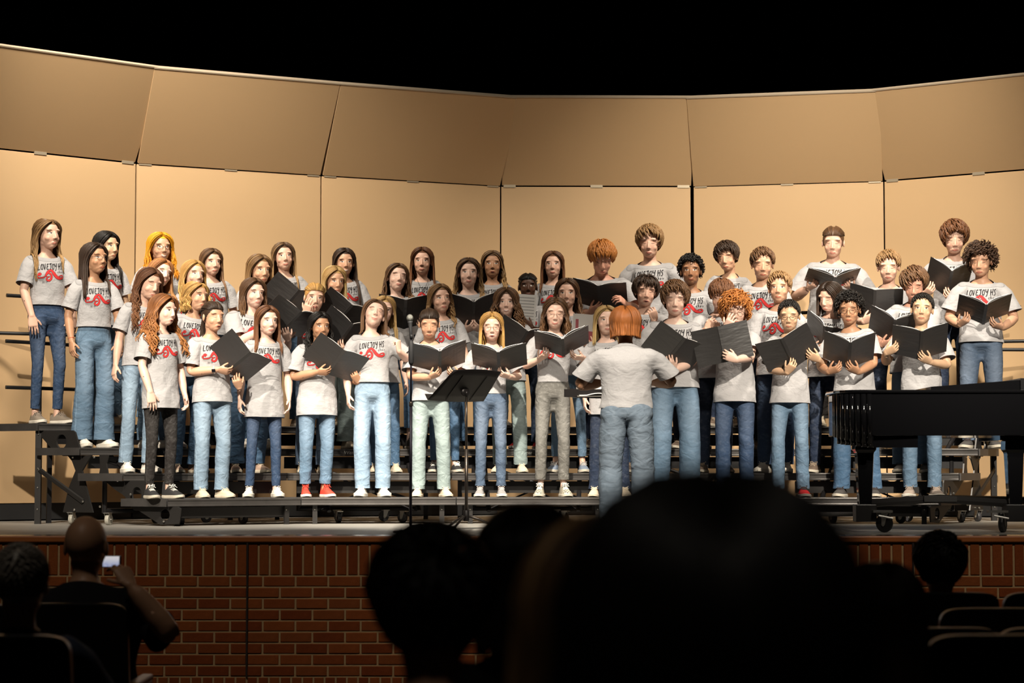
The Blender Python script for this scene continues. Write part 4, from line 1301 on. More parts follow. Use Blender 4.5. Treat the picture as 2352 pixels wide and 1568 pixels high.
def words_2d(txt, x0, z0, h, adv, w, slope=0.0, k=3):
    V2, F2 = [], []; x = x0
    for ch in txt:
        if ch == ' ': x += adv * .55; continue
        for st in GLYPH[ch]:
            pts = [np.array((x + p[0] * h * .62, z0 + p[1] * h + (x - x0) * slope)) for p in spline(st, k)]
            m = len(pts); ribbon(V2, F2, pts, [w * (1.15 - .5 * i / m) for i in range(m)])
        x += adv * (.62 if ch == 'i' else 1)
    return V2, F2
def clef_2d(grow=0.0):
    V2, F2 = [], []
    S = .112; cx, cz = -.005, 1.232
    def st(pts, ws):
        sp = spline(pts, 7); n = len(sp)
        w = np.interp(np.linspace(0, 1, n), np.linspace(0, 1, len(ws)), ws)
        ribbon(V2, F2, [np.array((cx + p[0] * S, cz + p[1] * S)) for p in sp], list(w * S + grow))
    # thick sweeping ribbon: from the middle swirl up, over and down to the right loop
    st([(-.38, -.02), (-.42, .12), (-.22, .28), (-.02, .12), (-.02, -.14), (-.2, -.30), (-.38, -.22), (-.30, -.05), (-.12, .0)], [.05, .09, .12, .13, .14, .13, .10, .08, .04])
    st([(-.50, .10), (-.30, .36), (0, .46), (.22, .20), (.48, -.06), (.78, -.12), (.98, -.02), (.92, .10), (.70, .06), (.52, -.04)], [.05, .10, .16, .22, .20, .14, .09, .07, .05, .03])
    st([(-1.02, -.12), (-.8, -.10), (-.62, -.06), (-.45, .08)], [.05, .08, .07, .05])
    st([(-1.0, .10), (-.92, .16), (-.84, .10)], [.15, .24, .15]); st([(-1.04, .14), (-1.06, .0), (-.98, -.12)], [.08, .06, .04])
    return V2, F2
def clef_lines():
    V2, F2 = [], []
    S = .112; cx, cz = -.005, 1.232
    for pts in ([(-.30, .30), (0, .385), (.2, .13), (.46, -.10), (.76, -.16)], [(-.62, .05), (-.1, .02)], [(-.66, -.02), (-.1, -.05)]):
        ribbon(V2, F2, [np.array((cx + p[0] * S, cz + p[1] * S)) for p in spline(pts, 5)], .0016)
    return V2, F2
def merge2(*a):
    V2, F2 = [], []
    for v, f in a:
        b = len(V2); V2 += v; F2 += [tuple(b + i for i in q) for q in f]
    return V2, F2
PRINT_BLACK = merge2(words_2d('LOVEJOY HS', -.118, 1.287, .050, .0242, .0062, .05), words_2d('choir', .052, 1.262, .026, .0155, .0034, .05), words_2d('23-24', -.080, 1.178, .013, .0085, .0022, .1, 2))
PRINT_RED = clef_2d()
PRINT_EDGE = clef_2d(.0042)
def bind_print(T, V2):
    """where each print vertex sits on the template cloth: triangle and weights"""
    if not hasattr(T, 'bvh'):
        T.tris = []
        for f in T.faces:
            for i in range(1, len(f) - 1): T.tris.append((f[0], f[i], f[i + 1]))
        T.bvh = BVHTree.FromPolygons([tuple(v) for v in T.co], T.tris)
    I = np.zeros((len(V2), 3), int); Wt = np.zeros((len(V2), 3))
    from mathutils.geometry import intersect_point_tri, barycentric_transform
    for i, (x, z) in enumerate(V2):
        loc, n, ix, d = T.bvh.ray_cast(Vector((x, -1, z)), Vector((0, 1, 0)))
        if loc is None: loc, n, ix, d = T.bvh.find_nearest(Vector((x, -.12, z)))
        t = T.tris[ix]; a, b, c = (Vector(T.co[j]) for j in t)
        v0, v1, v2 = b - a, c - a, loc - a
        d00, d01, d11, d20, d21 = v0.dot(v0), v0.dot(v1), v1.dot(v1), v2.dot(v0), v2.dot(v1)
        den = max(d00 * d11 - d01 * d01, 1e-14); v = (d11 * d20 - d01 * d21) / den; w_ = (d00 * d21 - d01 * d20) / den
        I[i] = t; Wt[i] = (1 - v - w_, v, w_)
    return I, Wt
def vnormals(co, tris):
    n = np.zeros_like(co); t = np.array(tris); fn = np.cross(co[t[:, 1]] - co[t[:, 0]], co[t[:, 2]] - co[t[:, 0]])
    for k in range(3): np.add.at(n, t[:, k], fn)
    return n / np.maximum(np.linalg.norm(n, axis=1, keepdims=True), 1e-12)

# ------------------------------------------------------------------ shoes
def shoe_parts(kind='sneaker', L=.262, Wd=.088):
    """toe towards -y, sole at z=0, heel centre at y=+.05; returns upper, sole, laces as Geo"""
    y0 = .062; hi = kind == 'high'
    def outline(t, grow=0):         # half width along the shoe, t 0 heel .. 1 toe
        return (Wd / 2 + grow) * (np.interp(t, [0, .04, .15, .45, .72, .88, .96, 1.0], [.35, .62, .80, .82, 1.0, .84, .55, .12]))
    sole = Geo(); up = Geo(); la = Geo()
    ts = [0, .03, .1, .22, .36, .5, .64, .76, .86, .93, .975, 1.0]
    poly = [(outline(t, .004), y0 - t * L) for t in ts] + [(-outline(t, .004), y0 - t * L) for t in reversed(ts)]
    chunky = kind == 'chunky'
    sh = .032 if chunky else .022
    n = len(poly); vs = []; 
    for z, k in ((0, .93), (sh * .3, 1.0), (sh, 1.0), (sh + .004, .94)):
        for i, (x, y) in enumerate(poly):
            t = (y0 - y) / L
            rise = .012 * max(0, (t - .78) / .22) ** 2 * (1 if z == 0 else .6)
            vs.append((x * k, y * k + (1 - k) * (y0 - L / 2), z + rise))
    fs = [tuple(range(n))] + [(r * n + i, (r + 1) * n + i, (r + 1) * n + (i + 1) % n, r * n + (i + 1) % n) for r in range(3) for i in range(n)] + [tuple(range(4 * n - 1, 3 * n - 1, -1))]
    sole.add(vs, fs)
    # upper: cross sections across the shoe
    hts = np.interp(ts, [0, .1, .25, .40, .55, .75, .9, 1.0], [.075, .086, .092, .086, .070, .052, .040, .018])
    if hi: hts = np.interp(ts, [0, .1, .25, .36, .5, .75, .9, 1.0], [.135, .140, .140, .115, .078, .054, .040, .018])
    rings = []
    m = 10; vs = []; fs = []
    for t, hh in zip(ts, hts):
        wd = outline(t) * .97
        for j in range(m):
            a = PI * j / (m - 1)
            x = math.cos(a); z = math.sin(a)
            top = .62 if t < .4 else .8
            vs.append((wd * (abs(x) ** .65) * (1 if x > 0 else -1) * (1 - (1 - top) * z * (hh / .09)), y0 - t * L + (.006 if t == 0 else 0), sh * .8 + (hh - sh * .8) * z ** .8))
    k = len(ts)
    fs = [(i * m + j, i * m + j + 1, (i + 1) * m + j + 1, (i + 1) * m + j) for i in range(k - 1) for j in range(m - 1)]
    fs += [tuple(range(m)), tuple(range(k * m - 1, (k - 1) * m - 1, -1))]
    up.add(vs, fs)
    ys = np.linspace(.40, .62, 5)
    for i, t in enumerate(ys):
        zz = np.interp(t, ts, hts) + .002; y = y0 - t * L
        la.tube([(-.022, y + .002, zz - .008), (-.010, y, zz), (.010, y - .004, zz), (.022, y - .002, zz - .008)], .0028, 5)
    if hi:
        for i in range(4):
            zz = .085 + i * .014; y = y0 - (.40 - .03 * i) * L - .004
            la.tube([(-.020, y + .006, zz), (0, y - .002, zz + .002), (.020, y + .006, zz)], .0028, 5)
    zz = np.interp(.42, ts, hts) + .004; y = y0 - .42 * L
    for sg in (-1, 1):
        la.tube([(0, y, zz), (sg * .014, y + .004, zz + .012), (sg * .028, y - .006, zz + .006), (sg * .020, y - .014, zz - .002), (0, y - .004, zz)], .0024, 5)
        la.tube([(0, y, zz), (sg * .016, y - .016, zz - .002), (sg * .026, y - .036, zz - .016)], .0022, 5)
    return up, sole, la
SHOE_ME = {}
def shoe_mesh(kind, part, matl):
    key = (kind, part, matl.name)
    if key not in SHOE_ME:
        if ('g', kind) not in SHOE_ME: SHOE_ME[('g', kind)] = shoe_parts(kind)
        g = SHOE_ME[('g', kind)][('up', 'sole', 'la').index(part)]
        me = g.mesh(part, part != 'sole'); me.materials.append(matl); SHOE_ME[key] = me
    return SHOE_ME[key]
SHOE_KIND = {}
def shoe_colours(k):
    W_ = mat('white_leather', (.70, .66, .60), .6, var=.06)
    T = {
     'white': ('chunky', W_, mat('sole_white', (.68, .63, .55), .7), mat('lace_white', (.75, .72, .66), .8)),
     'cream': ('sneaker', mat('cream_canvas', (.56, .47, .35), .8, var=.1), mat('sole_cream', (.60, .52, .40), .8), mat('lace_cream', (.62, .54, .42), .8)),
     'taupe': ('sneaker', mat('taupe_suede', (.20, .165, .13), .85, var=.15), mat('sole_white', (.68, .63, .55)), mat('lace_grey', (.25, .2, .16), .8)),
     'blackhigh': ('high', mat('black_canvas', (.018, .017, .018), .8), mat('sole_offwhite', (.50, .45, .37), .7), mat('lace_white', (.75, .72, .66))),
     'black': ('sneaker', mat('black_canvas', (.018, .017, .018), .8), mat('sole_offwhite', (.50, .45, .37), .7), mat('lace_white', (.75, .72, .66))),
     'red': ('sneaker', mat('red_mesh', (.50, .012, .015), .7), mat('sole_grey', (.30, .27, .24), .8), mat('lace_dark', (.04, .03, .03), .8)),
     'redhigh': ('high', mat('red_and_white_leather', (.62, .05, .03), .55), mat('sole_white', (.68, .63, .55)), mat('lace_red', (.60, .05, .03), .8)),
     'grey': ('sneaker', mat('grey_mesh', (.26, .25, .25), .8, var=.25, vscale=60), mat('sole_white', (.68, .63, .55)), mat('lace_pale', (.45, .43, .42), .8)),
     'brown': ('sneaker', mat('brown_mesh', (.14, .10, .075), .8, var=.2, vscale=50), mat('sole_offwhite', (.50, .45, .37)), mat('lace_tan', (.35, .27, .2), .8)),
     'dark': ('sneaker', mat('charcoal_mesh', (.05, .045, .042), .8, var=.2), mat('sole_offwhite', (.50, .45, .37)), mat('lace_dark', (.04, .03, .03))),
     'pink': ('sneaker', mat('blush_canvas', (.42, .29, .22), .8, var=.1), mat('sole_cream', (.60, .52, .40)), mat('lace_cream', (.62, .54, .42))),
     'blue': ('sneaker', mat('blue_grey_mesh', (.16, .20, .27), .8, var=.2), mat('sole_offwhite', (.50, .45, .37)), mat('lace_pale', (.45, .43, .42))),
     'beige': ('sneaker', mat('beige_knit', (.30, .24, .20), .85, var=.1), mat('sole_white', (.68, .63, .55)), mat('lace_beige', (.3, .24, .2), .8)),
     'check': ('high', None, mat('sole_offwhite', (.50, .45, .37)), mat('lace_white', (.75, .72, .66))),
    }
    kd, u, s, l = T[k]
    if u is None:
        if 'checker_canvas' not in MATS:
            m = bpy.data.materials.new('checker_canvas'); n = NT(m); c = n.node('ShaderNodeTexChecker')
            c.inputs['Scale'].default_value = 90; n.put(c.inputs['Vector'], n.coord()); c.inputs[1].default_value = (.60, .54, .42, 1); c.inputs[2].default_value = (.03, .03, .03, 1)
            n.put(n.b.inputs['Base Color'], c.outputs[0]); n.b.inputs['Roughness'].default_value = .8; MATS['checker_canvas'] = m
        u = MATS['checker_canvas']
    return kd, u, s, l

# ------------------------------------------------------------------ music folder
def folder_parts(a=R(16), w_=.235, h=.305, thick=.003):
    """spine on the local z axis, outside towards -y; covers swing towards the reader (+y) by a"""
    out = {}
    for nm, sg in (('left_cover', -1), ('right_cover', 1)):
        g = Geo(); M = Matrix.Rotation(sg * a, 3, 'Z')
        n = 8
        vs = []
        for i in range(n + 1):
            for j in range(2):
                for k in range(2):
                    x = sg * (.012 + w_ * i / n); y = thick * k + .006 * math.sin(PI * i / n); z = -h / 2 + h * j
                    vs.append(M @ Vector((x, y, z)))
        fs = []
        for i in range(n):
            b = i * 4; q = b + 4
            fs += [(b, b + 2, q + 2, q), (b + 1, q + 1, q + 3, b + 3), (b, q, q + 1, b + 1), (b + 2, b + 3, q + 3, q + 2)]
        fs += [(0, 1, 3, 2), (n * 4, n * 4 + 2, n * 4 + 3, n * 4 + 1)]
        g.add(vs, fs); out[nm] = g
        p = Geo(); vs = []
        for i in range(n + 1):
            t = i / n
            for j in range(2):
                for k in range(2):
                    x = sg * (.006 + w_ * .93 * t); y = thick + .003 + .022 * math.sin(PI * min(1, t * 1.1)) * (1 - .4 * t) + .004 * k + .010 * t; z = -h / 2 * .93 + h * .93 * j
                    vs.append(M @ Vector((x, y, z)))
        p.add(vs, fs); out['left_pages' if sg < 0 else 'right_pages'] = p
    g = Geo(); g.box(-.013, .013, -.002, .004, -h / 2, h / 2); out['spine'] = g
    g = Geo()
    for z in (-.08, 0, .08): g.tube([(-.007, .004, z), (-.006, .012, z), (0, .016, z), (.006, .012, z), (.007, .004, z)], .0014, 5)
    out['rings'] = g
    return out
FOLD = {}
def make_folder(M, label, a=16, group='black music folders held open by the singers', one=False):
    a = a + 6; key = a
    if key not in FOLD:
        P_ = folder_parts(R(a)); blk = folder_mat(); pap = mat('sheet_paper', (.74, .72, .70), .8, var=.03)
        ms = {}
        for k, g in P_.items():
            me = g.mesh(k, False); me.materials.append(pap if 'pages' in k else (mat('ring_steel', (.6, .6, .6), .3, 1.0) if k == 'rings' else blk)); ms[k] = me
        FOLD[key] = ms
    o = empty('music_folder', (0, 0, 0), 0, label, 'folder', group)
    o.matrix_world = M
    for k, me in FOLD[key].items():
        c = bpy.data.objects.new({'left_cover': 'cover', 'right_cover': 'cover', 'left_pages': 'pages', 'right_pages': 'pages'}.get(k, k), me); COL.objects.link(c); c.parent = o
    return o
def folder_mat():
    if 'folder' in MATS: return MATS['folder']
    m = bpy.data.materials.new('black_leatherette'); n = NT(m)
    n.b.inputs['Base Color'].default_value = (.030, .028, .028, 1); n.b.inputs['Roughness'].default_value = .42; n.b.inputs['Specular IOR Level'].default_value = .8
    n.bump(n.m('ADD', n.noise(n.vscale(n.coord(), (1, 1, 4)), 7, 2), n.m('MULTIPLY', n.noise(n.coord(), 500, 2), .05)), .35, .01)
    MATS['folder'] = m; return m
# ------------------------------------------------------------------ building one person
random.seed(5); np.random.seed(5)
SKIN = {'fair': (.70, .43, .32), 'pale': (.74, .49, .39), 'warm': (.60, .34, .22), 'tan': (.47, .25, .145), 'asian': (.60, .38, .24), 'brown': (.30, .145, .075), 'deep': (.085, .036, .020), 'ruddy': (.66, .34, .24)}
HAIRC = {
 'lightbrown': ((.15, .08, .035), (.42, .25, .10)), 'black': ((.010, .008, .007), (.016, .012, .010)), 'orange': ((.90, .42, .02), (.80, .24, .01)), 'auburn': ((.20, .075, .025), (.42, .17, .05)),
 'blonde': ((.36, .22, .085), (.62, .42, .18)), 'goldblonde': ((.40, .22, .07), (.62, .36, .11)), 'darkbrown': ((.030, .017, .011), (.055, .030, .018)), 'brown': ((.085, .042, .020), (.20, .10, .045)), 'ombre': ((.075, .040, .022), (.50, .30, .12)),
 'red': ((.42, .15, .035), (.55, .21, .05)), 'copper': ((.26, .085, .022), (.36, .12, .03)), 'chestnut': ((.10, .040, .018), (.22, .09, .035)), 'strawberry': ((.34, .14, .05), (.55, .27, .10)), 'sandy': ((.22, .12, .05), (.34, .20, .09)), 'grey': ((.30, .26, .22), (.35, .3, .26)), 'dark_mop': ((.045, .024, .014), (.07, .035, .02))}
HAIRC = {k_: tuple(tuple(min(.9, c_ * (1.3 if k_ not in ('black', 'orange', 'grey') else 1)) for c_ in v_) for v_ in p_) for k_, p_ in HAIRC.items()}
HAIR = {
 'long': dict(k='long'), 'longback': dict(k='long', front=.18), 'verylong': dict(k='long', L=.52, front=.45), 'mid': dict(k='long', L=.20, front=.6), 'wavy': dict(k='long', wave=.014, vol=.014, L=.30, spread=.12),
 'curlylong': dict(k='curlylong', wave=.020, wf=4.5, vol=.022, L=.36, spread=.25, tip=.5), 'bigcurl': dict(k='curlylong', wave=.022, wf=5, vol=.026, L=.17, spread=.35, tip=.5, face=40), 'longcurl': dict(k='curlylong', wave=.016, wf=5, vol=.014, L=.27, spread=.12, front=.5),
 'halfup': dict(k='long', kinds='back', L=.32, front=.35, face=66), 'halfupfront': dict(k='long', kinds='back', L=.36, front=.6, wave=.006, face=66), 'bun': dict(k='bun', kind='bun'), 'highbun': dict(k='bun', kind='high'), 'tied': dict(k='bun', kind='tail'),
 'bob': dict(k='bob'), 'boylong': dict(k='long', L=.10, front=.3, face=50, n=60),
 'mop': dict(k='short', ln=.066, lift=.032, flow=(1.0, -.7, 0), low=1.560, hl=1.664, fringe=.05, mess=.38, n=270, rw=.0072, side_len=.75), 'mopfront': dict(k='short', ln=.075, lift=.028, flow=(.3, -1.2, 0), low=1.575, hl=1.662, fringe=.14, mess=.3, n=270, rw=.007, side_len=.45),
 'neat': dict(k='short', ln=.050, lift=.020, flow=(.9, -.6, 0), low=1.575, hl=1.666, mess=.15, side_len=.35, rw=.006), 'buzz': dict(k='short', ln=.026, lift=.010, flow=(0, -1, 0), low=1.575, hl=1.664, mess=.25, side_len=.4, n=300, rw=.005),
 'curly': dict(k='short', ln=.055, lift=.026, curl=.010, low=1.56, hl=1.662, mess=.7, n=230, rw=.0065), 'curlymop': dict(k='short', ln=.075, lift=.036, curl=.012, low=1.545, hl=1.658, mess=.6, n=240, rw=.007, side_len=.9), 'afro_tied': dict(k='bun', kind='bun'), 'parted': dict(k='short', ln=.080, lift=.026, flow=(0, -.6, -.3), low=1.54, hl=1.668, fringe=.10, mess=.2, n=270, rw=.007, crown=(0, -.3, 1), side_len=.9),
 'sweep': dict(k='short', ln=.075, lift=.030, flow=(1.2, -.5, 0), low=1.56, hl=1.664, mess=.15, side_len=.5, rw=.007)}
JEAN = {'light': (.20, .28, .37), 'pale': (.24, .30, .30), 'mid': (.105, .170, .250), 'blue': (.06, .118, .205), 'dark': (.032, .058, .115), 'navy': (.018, .028, .055), 'black': (.022, .019, .018), 'slate': (.075, .11, .17), 'acid': (.13, .125, .115), 'olive': (.05, .05, .045), 'faded': (.15, .195, .25)}
FIT = {'skinny': (.90, .80, .70), 'slim': (.95, .90, .86), 'straight': (1, 1.0, 1.02), 'loose': (1.05, 1.15, 1.22), 'wide': (1.04, 1.28, 1.62)}
PRINTS = {}
def get_print(T):
    if id(T) not in PRINTS: PRINTS[id(T)] = (bind_print(T, PRINT_BLACK[0]), bind_print(T, PRINT_RED[0]), bind_print(T, PRINT_EDGE[0]))
    return PRINTS[id(T)]
INK = mat('black_ink', (.018, .016, .018), .8, spec=.2); REDINK = mat('red_ink', (.55, .035, .035), .7, spec=.2)
def attach(me, name, m, parent):
    return link(name, me, m, parent)

def person(label, X=None, Y=None, z0=0, S=1.0, fx=0, hx=0, ty=0, row=None, yaw=0, hd=(0, 8, 0), hair='long', hc='brown', skin_='fair', jeans='mid', fit='straight', jhem=.075, shoes='white', shem=.88, fem=True, bw=None,
           arms='dd', fold=None, eyes='open', mouth='closed', smile=0.0, gaze=0.0, glasses=None, back=.27, stance=.095, lean=None, print_=True, shirt=None, seated=False, tuck=False, extra=(), cat='person', group='choir singers on the risers', hair_kw=None, targets=None, blush=.35, fyaw=None, flabel=None, legs=True, hx_off=0.0, lip=None, hk=1.14):
    global PEOPLE_N
    seed = PEOPLE_N; PEOPLE_N += 1
    rs = random.Random(seed * 13 + 5); random.seed(seed * 7 + 1); np.random.seed(seed + 3)
    yw = R(yaw)
    if bw is None: bw = .90 if fem else .98
    if row is not None:
        p = step_pos(fx, row, back)
        if X is None: X, Y, z0 = p.x, p.y, p.z
        top = at(hx, ty, Y - .02)
        S = (top.z - z0) / 1.745
    root = Vector((X, Y, z0))
    if lean is None:
        hw = at(hx, ty + 30, Y) if row is not None else root
        dx = (hw.x - X) / S if row is not None else 0
        lean = (max(-.30, min(.30, dx * .75 / .51)), 0.02); hipo = (dx * .25, 0, 0)
    else: hipo = (0, 0, 0)
    toL = lambda p: (np.array(p) - np.array(root)) / S
    Rz = rotm((0, 0, 1), yw)
    A = {}
    M = None
    if fold:
        f = dict(px=0, py=0, tilt=40, yaw=yaw * .7, roll=0, dy=.30, a=16); f.update(fold)
        c = at(f['px'], f['py'], Y - f['dy'] * S)
        M = Matrix.Translation(c) @ Matrix.Rotation(R(f['yaw']), 4, 'Z') @ Matrix.Rotation(R(f['roll']), 4, 'Y') @ Matrix.Rotation(R(f['tilt']), 4, 'X')
        if f.get('kind') == 'sheet': make_sheet(M, f)
        else: make_folder(M, flabel or f['label'], f['a'])
        Mr = np.array(M.to_3x3())
    for s, code in ((-1, arms[0]), (1, arms[1])):
        sd = lambda x, y, z: Rz @ np.array((x, y, z))
        if code == 'd': A[s] = (sd(s * (.215 * bw + .02), -.035, .885), sd(s * .5, .9, 0), None, sd(-s, .15, 0), 'relax')
        elif code == 't': A[s] = (sd(s * .18, -.125, .895), sd(s * 1.0, .7, 0), sd(-s * .12, -.12, -1), sd(-s * .25, 1, 0), 'flat')
        elif code == 'b': A[s] = (sd(s * .20, .07, .90), sd(s * .5, 1, 0), None, sd(-s, 0, 0), 'relax')
        elif code in 'feghj':
            if code == 'f': w_ = Vector((s * .085, -.036, -.150)); hd_ = Vector((-s * .85, -.06, .62)); pn = Vector((0, 1, 0)); cu = 'hold'
            elif code == 'e': w_ = Vector((s * .20, .015, -.185)); hd_ = Vector((-s * .55, -.02, .8)); pn = Vector((0, 1, 0)); cu = 'hold'
            elif code == 'g': w_ = Vector((s * .285, .045, -.10)); hd_ = Vector((-s * .9, 0, .55)); pn = Vector((0, .8, -.1)); cu = 'hold'
            elif code == 'h': w_ = Vector((s * .17, -.030, -.165)); hd_ = Vector((-s * .8, -.03, .45)); pn = Vector((0, 1, 0)); cu = 'hold'
            else: w_ = Vector((s * .10, .10, -.08)); hd_ = Vector((-s * .3, -.2, 1)); pn = Vector((0, -1, 0)); cu = 'relax'
            wl = M @ Vector([q * 1.0 for q in w_])
            A[s] = (toL(wl), sd(s * .55, .15, -1.0), Mr @ np.array(hd_), Mr @ np.array(pn), cu)
        elif code == 'L': A[s] = (sd(s * .13, -.36, .63), sd(s * .8, .5, -.4), sd(-s * .4, -1, -.1), sd(0, 0, -1), 'relax')
        elif code == 'w':
            t = targets[s]
            wp = at(t[0], t[1], Y - t[2] * S)
            A[s] = (toL(wp), sd(*(t[5] if len(t) > 5 else (s * .6, .1, -1.0))), np.array(t[3], 'd'), np.array(t[4], 'd'), t[6] if len(t) > 6 else 'relax')
    st = stance
    feet = {}
    for s in (-1, 1):
        v = Rz @ np.array((s * st, .012, 0))
        feet[s] = (v[0], v[1], yw + s * R(rs.uniform(4, 16)) if fyaw is None else R(fyaw) + s * R(8))
    P_ = dict(yaw=yw, lean=lean, hipo=hipo, hipz=-.004, head=(R(hd[0]), R(hd[1]), R(hd[2])), arms=A, feet=feet, hk=hk)
    if seated:
        P_['hipo'] = (0, 0, 0); P_['hipz'] = -.42
        for s in (-1, 1):
            v = Rz @ np.array((s * .13, -.46, 0)); feet[s] = (v[0], v[1], yw)
    B = pose_bones(P_, bw)
    co = skin(BODY.co, BODY.W, B, bw)
    sk = SKIN[skin_] if isinstance(skin_, str) else skin_
    hcol = HAIRC[hc]
    brow = tuple(min(.10, c * .45) for c in hcol[0])
    sm = skin_mat(sk, brow=brow, eyes=eyes, mouth=mouth, smile=smile, gaze=gaze, blush=blush, lip=lip)
    me = BODY.make('person', co)
    o = link('person', me, sm); tag(o, label, cat, group)
    o.location = root; o.scale = (S, S, S)
    # shirt
    T = get_shirt(fem, shem)
    jx = (bw * (1.06 if fem else 1.06))
    r0 = T.co.copy()
    z = r0[:, 2]
    if tuck:
        k = smooth01(z, 1.20, shem); r0[:, 0] *= 1 - .10 * k; r0[:, 1] *= 1 - .06 * k
    amp = .0060 + .010 * smooth01(-z, -1.22, -.92)
    arm_a = (np.abs(r0[:, 0]) > .2)
    no = T.no
    r0 = r0 + no * (wrink(T.co, 1.0, seed, (8, 20), 1.25) * amp)[:, None]
    sc_ = skin(r0, T.W, B, bw * 1.03)
    sme = T.make('t_shirt', sc_)
    so = attach(sme, 't_shirt', shirt or shirt_mat(), o)
    if print_:
        if not hasattr(T, 'tris'): get_print(T)
        nn = vnormals(sc_, T.tris)
        for (I, W_), F, mt, nm, of in ((get_print(T)[2], PRINT_EDGE[1], INK, 'clef_outline', .0014), (get_print(T)[1], PRINT_RED[1], REDINK, 'red_clef_print', .0026), (get_print(T)[0], PRINT_BLACK[1], INK, 'lettering_print', .0034)):
            pv = np.einsum('nk,nkd->nd', W_, sc_[I]); pn_ = np.einsum('nk,nkd->nd', W_, nn[I])
            pv = pv + pn_ * of
            g = Geo(); g.add(pv, F); po = g.build(nm, mt, so, True)
            if nm[0] == 'l': po['kind'] = 'stuff'
    # trousers
    if legs:
        J = get_jeans(jhem, 1.03)
        r1 = J.co.copy(); z = r1[:, 2]
        a, b, c = FIT[fit]
        kf = np.interp(z, [.10, .30, .49, .75, .88], [c, (b + c) / 2, b, a, 1.0])
        ax_ = np.where(r1[:, 0] > 0, np.interp(z, [0, .49, .9], [.095, .092, .088]), -np.interp(z, [0, .49, .9], [.095, .092, .088]))
        m = smooth01(-z, -.86, -.78)
        kf = 1 + (kf - 1) * m
        ay = np.interp(z, [0, .49, .9], [.008, -.004, .008])
        r1[:, 0] = ax_ + (r1[:, 0] - ax_) * kf; r1[:, 1] = ay + (r1[:, 1] - ay) * kf
        nearhem = smooth01(-z, -.42, -.14); nearkn = np.exp(-((z - .5) / .07) ** 2)
        ampj = .0030 + (.011 * nearhem + .008 * nearkn) * (1 if fit != 'skinny' else .5)
        r1 = r1 + J.no * (wrink(J.co, 1.0, seed + 99, (10, 26), 1.4) * ampj)[:, None]
        jme = J.make('jeans', skin(r1, J.W, B, bw * 1.02))
        jc = JEAN[jeans] if isinstance(jeans, str) else jeans
        attach(jme, 'jeans', denim_mat(jc, .1 if jeans in ('black', 'navy') else (.55 if jeans in ('mid', 'light', 'slate', 'acid') else .3), .35 if jeans == 'acid' else 0), o)
        # shoes
        if shoes:
            kd, mu, ms, ml = shoe_colours(shoes)
            for s in (-1, 1):
                Mf = B['foot' + SIDE[s]]; an = ap(Mf, np.array(AN[s]) * (bw, bw, 1))
                fy = feet[s][2]
                sh = bpy.data.objects.new('shoe', shoe_mesh(kd, 'up', mu)); COL.objects.link(sh); sh.parent = o
                kk = 1.10 if fem else 1.22
                sh.location = (an[0], an[1], .0 if not seated else 0); sh.rotation_euler = (0, 0, fy); sh.scale = (kk, kk, 1.06)
                for pt, mt, nm in (('sole', ms, 'sole'), ('la', ml, 'laces')):
                    q = bpy.data.objects.new(nm, shoe_mesh(kd, pt, mt)); COL.objects.link(q); q.parent = sh
    # hair
    if hair and hair != 'none':
        bvh = None
        stl = dict(HAIR[hair]); 
        if hair_kw: stl.update(hair_kw)
        if stl['k'] in ('long', 'curlylong'):
            tri = T.tris if hasattr(T, 'tris') else [(f[0], f[i], f[i + 1]) for f in T.faces for i in range(1, len(f) - 1)]
            bvh = BVHTree.FromPolygons([tuple(v) for v in sc_], tri)
        attach(make_hair(stl, B, bvh), 'hair', hair_mat(*hcol), o)
    if glasses:
        g = Geo(); MH = B['head']
        for s in (-1, 1):
            g.tube([ap(MH, (s * (.0325 + .0225 * math.cos(a_)), -.0965 + .006 * abs(math.cos(a_)) * (1 if math.cos(a_) > 0 else 0), 1.588 + .0175 * math.sin(a_))) for a_ in np.linspace(0, 2 * PI, 17)], .0016, 5)
            g.tube([ap(MH, (s * .054, -.090, 1.592)), ap(MH, (s * .074, -.06, 1.594)), ap(MH, (s * .080, .01, 1.59))], .0015, 5)
        g.tube([ap(MH, (-.010, -.098, 1.591)), ap(MH, (0, -.104, 1.593)), ap(MH, (.010, -.098, 1.591))], .0015, 5)
        g.build('glasses', mat('thin_frames_' + glasses, (.03, .02, .02) if glasses == 'dark' else (.62, .42, .30), .3, .6), o, True)
    for e in extra:
        if e[0] == 'watch' or e[0] == 'bracelet':
            s = e[1]; Mf = B['fo' + SIDE[s]]; g = Geo(); k = []
            d, n_, t_ = ARM_D[s], PALM_N[s], THUMB_T
            base = WR[s] * np.array((bw, bw, 1)) - d * .028
            g.tube([ap(Mf, base + n_ * .0235 * bw * math.cos(a_) + t_ * .029 * bw * math.sin(a_)) for a_ in np.linspace(0, 2 * PI, 17)], (.003, .008) if e[0] == 'watch' else .004, 6)
            w_ = g.build('watch_band' if e[0] == 'watch' else 'bead_bracelet', mat('white_silicone', (.7, .7, .7), .5) if e[0] == 'watch' else mat('orange_beads', (.45, .08, .02), .5), o, True)
            if e[0] == 'watch':
                g = Geo(); c = ap(Mf, base - n_ * .027 * bw); u = Mf[:3, :3] @ n_; v = Mf[:3, :3] @ t_; q = Mf[:3, :3] @ d
                Mx = Matrix([[float(q[i_]), float(v[i_]), float(u[i_])] for i_ in range(3)])
                g.obox(Vector(c), .016, .014, .005, Mx); g.build('watch_face', mat('black_glass', (.01, .01, .012), .1), w_)
        if e[0] == 'hoops':
            MH = B['head']; g = Geo()
            for s in (-1, 1):
                g.tube([ap(MH, (s * .086, .006 + .012 * math.cos(a_), 1.530 + .016 * math.sin(a_))) for a_ in np.linspace(0, 2 * PI, 13)], .0013, 5)
            g.build('hoop_earrings', mat('gold', (.8, .55, .2), .25, 1.0), o, True)
